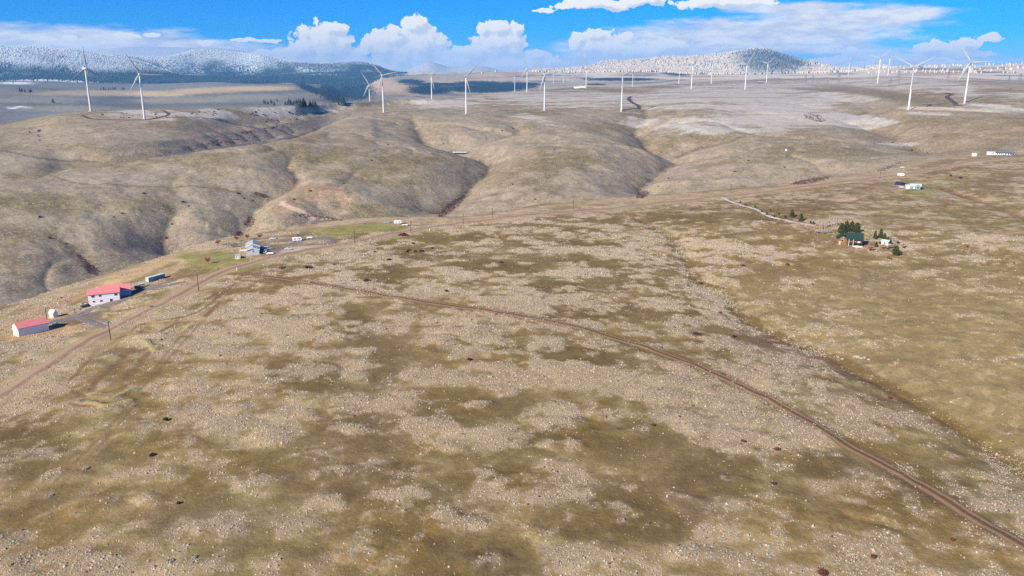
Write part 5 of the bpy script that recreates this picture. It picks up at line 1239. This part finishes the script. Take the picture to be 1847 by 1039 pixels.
def leaves(mb, R_, n, c, rad, sq, size, up=0.0):
    for _ in range(n):
        while True:
            p = np.array([R_.uniform(-1, 1) for _ in range(3)])
            if p @ p <= 1: break
        p = p * (0.55 + 0.45 * R_.random()) if R_.random() < 0.3 else p / max(np.linalg.norm(p), 1e-3) * R_.uniform(0.7, 1.08)
        q = np.array(c) + p * np.array((rad, rad, rad * sq)); d1 = np.array([R_.gauss(0, 1) for _ in range(3)]); d1 /= np.linalg.norm(d1); d2 = np.cross(d1, [R_.gauss(0, 1) for _ in range(3)]); d2 /= max(np.linalg.norm(d2), 1e-3)
        s_ = size * R_.uniform(0.6, 1.3); mb.add([q - d1 * s_, q + d2 * s_ * .6, q + d1 * s_, q - d2 * s_ * .6], [(0, 1, 2, 3)])
    return mb
def pine_parts(h, rad, seed, low=0.12):
    R_ = random.Random(seed); tr = MB().tube([(0, 0, -0.4), (0.05, 0, h * .5), (0, 0.05, h * .95)], [0.22, 0.15, 0.04], 7); cr = MB(); n = int(12 * h / 6 + 6)
    for i in range(n):
        f = low + (0.97 - low) * i / (n - 1); rr = rad * (1.02 - f) ** (0.45 if rad > 3 else 0.6) * R_.uniform(.8, 1.1)
        for k_ in range(5):
            a = R_.uniform(0, 6.28); leaves(cr, R_, 20, (math.cos(a) * rr * .62, math.sin(a) * rr * .62, f * h + R_.uniform(-.2, .2)), max(rr * .5, .25), .75, 0.34)
    return tr, cr
def pine(px, py, h, rad, seed, text, mat=None):
    x, y, z = at(px, py); o = thing('pine_tree', text, 'tree', x, y, z, seed * 1.3)
    tr, cr = pine_parts(h, rad, seed); tr.build('trunk', m_bark, o); cr.build('crown', mat or m_pine, o); return o
for a in [(1517.5,420.5,7.2,3.2,1,'rounded dark pine at the left end of the clump behind the log house'),(1526,418,8.0,3.0,2,'tallest dark pine, centre left of the clump behind the log house'),(1535.5,418,7.8,3.0,3,'dark pine in the right middle of the clump behind the log house'),(1545,419.5,7.2,3.1,4,'dark pine at the right end of the clump behind the log house'),
          (1428,392,6.0,2.3,5,'lone dark green conical pine beside the snowy driveway, left of a similar one'),(1444.5,398.5,5.6,2.2,6,'dark conical pine next to the snowy driveway, nearer the log house'),
          (1578,431,5.8,1.5,7,'slim dark pine left in the little stand right of the log house'),(1588,429,6.4,2.0,8,'tall dark pine with uneven crown in the stand right of the log house'),(1594.5,433,4.6,1.7,9,'dark pine in the right of the little stand above the mint-roofed shed'),(1580,445.5,3.2,1.1,10,'small dark pine in front of the stand, left of the mint-roofed shed'),(1606,441,2.8,1.2,11,'small dark pine hugging the right of the mint-roofed shed'),
          (1615,461,6.2,3.1,12,'broad dark pine at the right corner of the log house yard'),(1601,436,3.0,1.0,13,'little dark pine just behind the mint-roofed shed')]: pine(*a)
def round_bush(name, px, py, h, rad, seed, mat, text, cat='shrub', group=None, n=420, size=0.28):
    x, y, z = at(px, py); o = thing(name, text, cat, x, y, z, 0, group); R_ = random.Random(seed); mb = MB()
    for k_ in range(7):
        a = R_.uniform(0, 6.28); q = rad * .5 * R_.random(); leaves(mb, R_, n // 7, (math.cos(a) * q, math.sin(a) * q, h * R_.uniform(.35, .6)), rad * R_.uniform(.45, .65), h / (2 * rad) * 1.1, size)
    MB().tube([(0, 0, -0.3), (0.05, 0, h * .4)], [0.12, 0.06], 5).build('stem', m_bark, o); mb.build('foliage', mat, o); return o
round_bush('shrub', 1604, 468, 2.6, 2.0, 21, m_yellowleaf, 'yellow-green rounded shrub below the broad pine at the yard corner')
for k_, (px, py, s_) in enumerate([(1405,387,.9),(1416,393,1.0),(1462,403,.9),(1467,404,1.0),(1383,388,1.3),(1374,383,.8),(1390,381,.7),(1335,366,.7),(1345,371,.8),(1362,374,.8),(1397,392,.9)]): pine(px, py, 1.5 * s_ + .3, 0.7 * s_ + .1, 40 + k_, 'knee-high young evergreen planted along the snowy driveway')['group'] = 'young evergreens by the snowy driveway'
def bare_tree(px, py, h, rad, seed, mat, text, upright=False, group=None):
    x, y, z = at(px, py); o = thing('bare_tree', text, 'tree', x, y, z, 0, group); R_ = random.Random(seed); tr, tw = MB(), MB()
    tr.tube([(0, 0, -.3), (0.05, 0, h * .35), (0, .05, h * (.9 if upright else .55))], [0.16, .11, .03], 6)
    nb = 26 if not upright else 22
    for i in range(nb):
        a = R_.uniform(0, 6.28); f = R_.uniform(.22, .9 if upright else .55); base = Vector((0, 0, h * f)); L_ = (h * R_.uniform(.3, .5)) if not upright else h * R_.uniform(.2, .3)
        out = Vector((math.cos(a), math.sin(a), R_.uniform(.5, 1.3) if not upright else 2.2)).normalized(); tip = base + Vector((out.x * rad, out.y * rad, out.z * L_)) * R_.uniform(.7, 1.0)
        tr.tube([base, base.lerp(tip, .5) + Vector((0, 0, .15)), tip], [.05, .035, .015], 4, False)
        for j in range(34):
            p = base.lerp(tip, R_.uniform(.25, 1)); d = (out + Vector((R_.gauss(0, .6), R_.gauss(0, .6), R_.gauss(0.2, .5)))).normalized(); e = p + d * R_.uniform(.4, .9) * (0.7 if upright else 1); s_ = d.cross(Vector((R_.gauss(0, 1), R_.gauss(0, 1), R_.gauss(0, 1)))).normalized() * .06
            tw.add([p - s_, p + s_, e + s_ * .4, e - s_ * .4], [(0, 1, 2, 3)])
    tr.build('trunk', m_bark if mat is m_redtwig else mat, o); tw.build('twigs', mat, o); return o
for a in [(393.5,442.5,5.2,2.3,1,'reddish bare tree at the far left edge of the lawn'),(427,436,5.0,2.2,2,'reddish bare tree behind the dark pavilion'),(446,432,4.8,2.0,3,'reddish bare tree just left of the grey house roof'),(468.5,433,6.2,3.0,4,'wide reddish bare tree behind the grey gabled house'),(375.5,476,5.2,2.6,5,'lone reddish bare tree in the middle of the lawn'),(1569,452.5,4.2,2.6,6,'pinkish bare tree on brown soil right of the log house')]: bare_tree(a[0], a[1], a[2], a[3], a[4], m_redtwig, a[5])
for k_, (px, py, h) in enumerate([(1478,418,5.5),(1487,417,6.5),(1495,408,7.5),(1500,407,6.6),(1504,407.5,7.2),(1509,407,5.6),(1491,410,5.0),(1482,413,4.6)]): bare_tree(px, py, h, .9, 60 + k_, m_twig, 'slender pale leafless poplar in the row left of the log house', True, 'bare poplars left of the log house')
for k_, (px, py, h, r_) in enumerate([(1474,421,2.4,1.8),(1484,421.5,2.6,2.0),(1494,420,2.4,1.8),(1589,448,3.2,2.4),(1598,449,3.4,2.6),(1606,447,3.0,2.2),(1585,440,3.0,1.6),(1617,440,4.0,1.8),(1627,448,4.2,1.6),(1612,436,3.6,1.6)]): bare_tree(px, py, h, r_, 80 + k_, m_twig, 'pale grey leafless shrub in the log house yard', False, 'bare grey shrubs round the log house')
for a in [(562,404,3.6,3.2,31,'pinkish-grey bush at the ridge edge by the dirt cut',m_twig),(506,484,2.0,2.4,32,'reddish-brown bush beside the dirt track, left of a darker one',m_redtwig),(556,484,2.0,3.0,33,'dark reddish bush beside the dirt track, right of a paler one',m_darkbrush)]: round_bush('shrub', a[0], a[1], a[2], a[3], a[4], a[6], a[5])
NEAR = [(1264,513,1.6,1.5,m_redbrush,'red-brown shrub on the left bank of the dry creek'),(1257,604,1.3,2.4,m_darkbrush,'wide dark low shrub above the dirt track'),(1323,608,1.5,1.1,m_redbrush,'small red shrub between the dirt track and dry creek'),(1299,565,1.1,1.0,m_redbrush,'tiny red shrub near the dry creek bend'),(1605,719,1.0,.9,m_redbrush,'small red shrub on the lower creek bank'),
        (298,759,1.4,1.1,m_darkbrush,'dark shrub alone in the left foreground grass'),(274,822,.9,1.0,m_darkbrush,'small dark shrub low in the left foreground'),(322,909,.7,.7,m_darkbrush,'tiny dark shrub in pale grass, lower left'),(846,650,1.2,1.1,m_redbrush,'small russet shrub on a pale mound mid foreground'),(1177,768,.9,.9,m_redbrush,'small russet shrub left of the dirt track, mid foreground'),
        (1340,797,.8,.9,m_redbrush,'little red shrub below the dirt track'),(1401,812,.9,1.3,m_redbrush,'wider red shrub below the dirt track'),(1394,873,.7,.9,m_redbrush,'little red shrub farther below the dirt track'),(1718,975,.8,.8,m_redbrush,'little dark red shrub nearest the track in the lower right'),(1576,1007,1.1,1.0,m_redbrush,'dark red shrub low in the right foreground'),(1484,1036,1.3,2.0,m_redbrush,'wide dark red shrub at the bottom edge'),
        (240,732,.8,1.4,m_greybrush,'grey sage shrub beside the dirt-bike loops'),(155,846,.7,1.2,m_greybrush,'grey sage shrub in the left foreground track'),(308,1012,.8,1.2,m_greybrush,'grey sage shrub near the bottom edge, left'),(90,895,.7,1.2,m_greybrush,'grey sage shrub at far left foreground'),(350,1006,.7,.9,m_greybrush,'smaller grey sage shrub right of another at the bottom left')]
for k_, (px, py, h, r_, mt_, text) in enumerate(NEAR): round_bush("shrub", px, py, h * (0.7 if mt_ is m_greybrush else 1), r_, 100 + k_, mt_, text, n=420, size=0.2)
# rocks by the creek
m_rock = plain("pale_rock", (0.38, 0.32, 0.24), 0.9, var=0.25)
for k_, (px, py, s_) in enumerate([(1515,636,.9),(1521,636,.8),(1547,645,1.6),(1553,647,1.3),(1560,646,1.2),(1567,649,.9),(1541,644,.9),(1520,648,1.1),(1512,645,.9),(1597,611,.9)]):
    x, y, z = at(px, py); R_ = random.Random(k_); mb = MB(); vs = []
    me = bpy.data.meshes.new('boulder'); import bmesh as _bm
    bm = _bm.new(); _bm.ops.create_icosphere(bm, subdivisions=2, radius=s_ * .75)
    for v in bm.verts: v.co *= 1 + R_.uniform(-.18, .18); v.co.z *= .6; v.co.x *= 1.3
    bm.to_mesh(me); bm.free(); me.materials.append(m_rock); o = bpy.data.objects.new('boulder', me); C.objects.link(o); o.location = (x, y, z + s_ * .2); o.rotation_euler = (0, 0, k_)
    label(o, 'pale tan boulder among others on the dry creek bank', 'boulder', 'boulders on the dry creek bank')

# dark shrubs dotted over the far hills: one low-poly mound shared by all
R_ = random.Random(5)
def far_shrub_mesh(mat, seed):
    R2 = random.Random(seed); mb = MB()
    leaves(mb, R2, 70, (0, 0, 0.55), 1.0, 0.65, 0.42)
    o = mb.build('shrub', mat); return o
protos = [far_shrub_mesh(m_darkbrush, 1), far_shrub_mesh(m_darkbrush, 2), far_shrub_mesh(m_redbrush, 3)]
used = [False] * 3
def far_shrub(px, py, s_, k_=None, text='dark rounded shrub dotted on the brown hills across the draw', grp='dark shrubs dotted over the far hills'):
    k_ = R_.choice((0, 0, 1, 1, 2)) if k_ is None else k_
    x, y, z = at(px, py)
    if used[k_]: o = protos[k_].copy(); C.objects.link(o)
    else: o = protos[k_]; used[k_] = True
    o.location = (x, y, z); o.scale = (s_ * R_.uniform(.8, 1.4), s_ * R_.uniform(.8, 1.3), s_ * R_.uniform(.6, 1.0)); o.rotation_euler = (0, 0, R_.uniform(0, 6))
    label(o, text, 'shrub', grp)
def cluster(px, py, rx, ry, n, s0, s1, k_=None, rot=0, **kw):
    for _ in range(n):
        a = R_.uniform(0, 6.28); q = math.sqrt(R_.random()); dx, dy = math.cos(a) * q * rx, math.sin(a) * q * ry; c_, n_ = math.cos(math.radians(rot)), math.sin(math.radians(rot))
        far_shrub(px + dx * c_ - dy * n_, py + dx * n_ + dy * c_, R_.uniform(s0, s1) * .6, k_, **kw)
ST = dict(text='purple-brown brush packed in a ravine bottom', grp='brush in the ravine bottoms')
brush_spots = []
def brush(px, py, rx, ry, n, s0, s1, k_=None, rot=0, **kw):
    for _ in range(n * 5):
        a = R_.uniform(0, 6.28); q = math.sqrt(R_.random()); dx, dy = math.cos(a) * q * rx, math.sin(a) * q * ry; c_, n_ = math.cos(math.radians(rot)), math.sin(math.radians(rot))
        brush_spots.append((*at(px + dx * c_ - dy * n_, py + dx * n_ + dy * c_), R_.uniform(s0, s1) * .42))
brush(815, 372, 30, 7, 34, 2.2, 4.0, None, -38, **ST); brush(1159, 352, 12, 6, 16, 1.6, 3.0, 2, -20, **ST); brush(165, 487, 14, 8, 16, 1.6, 2.8, 2, 30, **ST); brush(150, 470, 16, 4, 10, 1.4, 2.4, None, 40, **ST)
brush(470, 352, 14, 3, 12, 1.5, 2.6, 0, 15, **ST); brush(450, 400, 10, 12, 14, 1.5, 2.8, 0, 40, **ST); brush(432, 422, 6, 5, 8, 1.4, 2.4, 0, **ST); brush(1460, 327, 36, 4, 22, 2.0, 3.2, None, -10, **ST); brush(575, 393, 40, 4, 16, 1.5, 2.6, None, 8, **ST)
brush(1470, 213, 20, 6, 22, 2.2, 4.0, 0, 12, **ST); brush(1610, 300, 30, 2.5, 6, 2, 3, 0, -20, **ST)
bm_ = MB(); R3 = random.Random(9)
for x, y, z, s_ in brush_spots: leaves(bm_, R3, 16, (x, y, z + s_ * .5), s_, .7, s_ * .42)
o = bm_.build('ravine_brush', m_ravine); label(o, 'purple-brown brush packed in the ravine bottoms', 'brush', kind='stuff')
cluster(440, 246, 80, 7, 34, 2.0, 3.6, None, -13); cluster(430, 204, 120, 6, 30, 1.8, 3.0, 0); cluster(250, 208, 70, 6, 18, 1.6, 2.6, 0); cluster(60, 245, 20, 16, 10, 1.6, 2.6, 0); cluster(520, 215, 50, 8, 16, 1.8, 3.0, 0, -8)
for px, py in [(220,385),(340,372),(330,365),(430,350),(440,358),(455,362),(72,392),(310,405),(205,392),(520,330),(620,332),(610,338),(628,348),(560,345),(530,360),(670,290),(925,333),(965,360),(545,262),(700,262),(1200,310),(1206,322),(1188,337),(1420,282),(1448,275),(1350,290),(1325,310),(1645,272),(1672,276),(1610,258),(1590,262),(1415,302),(925,232),(905,236),(800,260),(1168,245),(120,440),(90,430),(300,430),(260,350),(1000,270),(745,236)]:
    far_shrub(px, py, R_.uniform(0.9, 1.8))
NEARF = dict(text='small dark shrub in the grass between the road and dirt track', grp='small shrubs between road and dirt track')
for px, py, s_ in [(727,425,2.2),(722,425,1.6),(733,425,1.6),(660,507,1.8),(664,507,1.3),(702,469,1.4),(745,440,1.4),(779,448,1.4),(749,454,1.4),(761,454,1.6),(735,455,1.4),(738,452,1.2),(676,455,1.2),(603,478,1.0),(562,484,1.4),(770,438,1.0),(805,526,1.0),(903,474,1.2),(1060,470,.9),(1420,478,1.2),(1732,322,2.0),(1715,318,1.6),(1745,446,1.2),(1340,480,1.2)]: far_shrub(px, py, s_ * .8, None, **NEARF)

# ------------------------------------------------------------------ conifers far away
m_fir = leaf_mat("far_fir", (0.020, 0.034, 0.034), (0.035, 0.05, 0.045), 0.2)
def fir_mesh(name, h, r, mat, seed):
    R2 = random.Random(seed); mb = MB(); mb.tube([(0, 0, -1), (0, 0, h * .25)], [.35, .3], 5)
    for i in range(5):
        z0, z1 = h * (.12 + .16 * i), h * (.12 + .16 * i + .28); rr = r * (1 - .17 * i); n = 7; vs = [(math.cos(6.283 * k_ / n + i) * rr * R2.uniform(.75, 1.2), math.sin(6.283 * k_ / n + i) * rr * R2.uniform(.75, 1.2), z0 + R2.uniform(-.6, .6)) for k_ in range(n)] + [(0, 0, z1)]
        mb.add(vs, [(k_, (k_ + 1) % n, n) for k_ in range(n)])
    return mb.build(name, mat)
firs = [fir_mesh('fir_tree', 17, 4.0, m_fir, 1), fir_mesh('fir_tree', 14, 4.4, m_fir, 2)]; fu = [False, False]
def fir(px, py, s_, text, grp):
    k_ = R_.randrange(2); x, y, z = at(px, py)
    if fu[k_]: o = firs[k_].copy(); C.objects.link(o)
    else: o = firs[k_]; fu[k_] = True
    s_ *= R_.uniform(.7, 1.25); o.location = (x, y, z); o.scale = (s_ * R_.uniform(.9, 1.5), s_ * 1.2, s_); o.rotation_euler = (0, 0, R_.uniform(0, 6)); label(o, text, 'tree', grp)
def firs_in(px, py, rx, ry, n, s_, text, grp, rot=0):
    for _ in range(n):
        a = R_.uniform(0, 6.28); q = math.sqrt(R_.random()); dx, dy = math.cos(a) * q * rx, math.sin(a) * q * ry; c_, n_ = math.cos(math.radians(rot)), math.sin(math.radians(rot)); fir(px + dx * c_ - dy * n_, py + dx * n_ + dy * c_, s_, text, grp)
VT = 'dark fir on the hazy valley slope behind the plateau'; VG = 'dark firs on the hazy valley slopes'
firs_in(510, 187, 40, 4, 22, 1.0, VT, VG); firs_in(545, 192, 26, 3, 12, 1.0, VT, VG); firs_in(575, 166, 42, 8, 46, 1.0, VT, VG, 28); firs_in(605, 176, 26, 8, 30, 1.0, VT, VG, 40); firs_in(660, 166, 26, 9, 22, .9, VT, VG); firs_in(780, 162, 60, 7, 40, 1.0, VT, VG); firs_in(655, 178, 22, 4, 8, .9, VT, VG)
LT = 'dark fir in a shelterbelt row out on the left valley floor'; LG = 'dark firs on the left valley floor'
for px, py in [(36,166),(40,166),(45,167),(53,167),(56,167),(96,186),(182,162),(187,162),(191,162),(196,162),(200,162),(204,162),(208,162),(221,162),(224,162),(288,152),(45,145),(50,144),(56,145),(60,146),(82,149),(86,148),(24,151),(93,144),(112,147),(116,146),(14,146),(10,147),(172,147),(188,149),(122,148),(140,150)]: fir(px, py, 1.2, LT, LG)
def forest(name, n, cond, hmin, hmax, col_fn, text, seed, r_k=0.27):
    rg = np.random.default_rng(seed); m = 0; xs = []
    az = rg.uniform(-0.62, 0.62, n * 14); lr = rg.uniform(math.log(5500), math.log(13500), n * 14)
    x, y = np.sin(az) * np.exp(lr), np.cos(az) * np.exp(lr)
    sg, px, py = sample(SEG, x, y), sample(PXV, x, y), sample(PYV, x, y)
    p = cond(sg, px, py, x, y); ok = rg.uniform(0, 1, len(x)) < p
    x, y, sg, px, py = [a[ok][:n] for a in (x, y, sg, px, py)]; z = ground_z(x, y); n = len(x)
    h = rg.uniform(hmin, hmax, n); rad = h * r_k * rg.uniform(.8, 1.25, n); S = 5; th = np.arange(S) / S * 6.2832; t0 = rg.uniform(0, 6, n)[:, None] + th
    V = np.zeros((n, 2 * S + 1, 3))
    V[:, :S, 0] = x[:, None] + np.cos(t0) * rad[:, None] * .55; V[:, :S, 1] = y[:, None] + np.sin(t0) * rad[:, None] * .55; V[:, :S, 2] = z[:, None] - 2
    V[:, S:2 * S, 0] = x[:, None] + np.cos(t0 + .6) * rad[:, None]; V[:, S:2 * S, 1] = y[:, None] + np.sin(t0 + .6) * rad[:, None]; V[:, S:2 * S, 2] = (z + h * .3)[:, None]
    V[:, -1, 0] = x; V[:, -1, 1] = y; V[:, -1, 2] = z + h
    b0 = (np.arange(n) * (2 * S + 1))[:, None]; i = np.arange(S)[None]
    F = np.concatenate([np.stack([b0 + i, b0 + (i + 1) % S, b0 + S + i], -1).reshape(-1, 3), np.stack([b0 + (i + 1) % S, b0 + S + (i + 1) % S, b0 + S + i], -1).reshape(-1, 3), np.stack([b0 + S + i, b0 + S + (i + 1) % S, b0 + 2 * S + 0 * i], -1).reshape(-1, 3)])
    cc = np.repeat(col_fn(px, py, x, y, rg)[:, None], 2 * S + 1, 1)
    o = fast_mesh(name, V.reshape(-1, 3), F, m_tuft, cols={'tint': np.clip(cc.reshape(-1, 3), 0, 1)}); print(name, n)
    label(o, text, 'forest', kind='stuff')
def left_col(px, py, x, y, rg):
    s_ = np.clip(sst(-py + 60 * (fbm(x, y, 900, 3, 301) - .5), -133, -102) * 0.95 + rg.normal(0, .06, len(px)), 0, 1)[:, None]
    return np.array((.012, .045, .068)) * (1 - s_) + np.array((.58, .65, .66)) * s_
forest('left_forest', 60000, lambda sg, px, py, x, y: ((sg > 16.75) & (sg < 20.1) & (px < 735)) * (0.35 + .65 * sst(fbm(x, y, 700, 4, 303), (.38), .5)) * sst(sg, 16.75, 17.15), 11, 19, left_col, 'frosted conifer forest covering the mountains on the left', 1)
def right_col(px, py, x, y, rg):
    bl = np.exp(-(((px - 1394) / 68) ** 2 + ((py - 112) / 24) ** 2) ** 2)  # blue shade of the peak's right side, put into the trees' tint
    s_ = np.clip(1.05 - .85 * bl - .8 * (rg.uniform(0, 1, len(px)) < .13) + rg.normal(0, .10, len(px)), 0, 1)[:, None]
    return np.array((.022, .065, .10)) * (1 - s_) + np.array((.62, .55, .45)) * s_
forest('frosted_forest', 26000, lambda sg, px, py, x, y: ((sg > 16.8) & (sg < 20.05) & (px > 960) & (px < 1600)) * (.25 + .75 * sst(fbm(x, y, 500, 4, 305), .42, .55)) * np.clip(.25 + 1.0 * sst(-np.abs(px - 1330), -330, -60), 0, 1), 16, 27, right_col, 'frost-white conifer forest on the snowy peak at right', 2, .3)
forest('ridge_trees', 420, lambda sg, px, py, x, y: ((sg > 15.9) & (sg < 17.6) & (px > 1560)) * sst(fbm(x, y, 400, 3, 307), .5, .6) + ((sg > 16.6) & (sg < 17.1) & (px > 860) & (px < 1240)) * .10, 16, 28, right_col, 'frosted trees scattered along the far snowy ridges', 3, .3)

# ------------------------------------------------------------------ haze
m_haze = bpy.data.materials.new("haze_air"); m_haze.use_nodes = True; t = m_haze.node_tree; t.nodes.clear(); k = NT(t)
pv = k.n('ShaderNodeVolumePrincipled'); pv.inputs['Color'].default_value = (0.24, 0.57, 1.0, 1); pv.inputs['Density'].default_value = HAZE; pv.inputs['Anisotropy'].default_value = 0.0
t.links.new(pv.outputs[0], k.n('ShaderNodeOutputMaterial').inputs['Volume'])
zlo, zhi = float(Z.min()) - 3, max(float(Z.max()), 300) + 40
hb = MB().box(0, 0, (zlo + zhi) / 2, 56000, 56000, zhi - zlo).build('haze', m_haze); label(hb, kind='stuff')
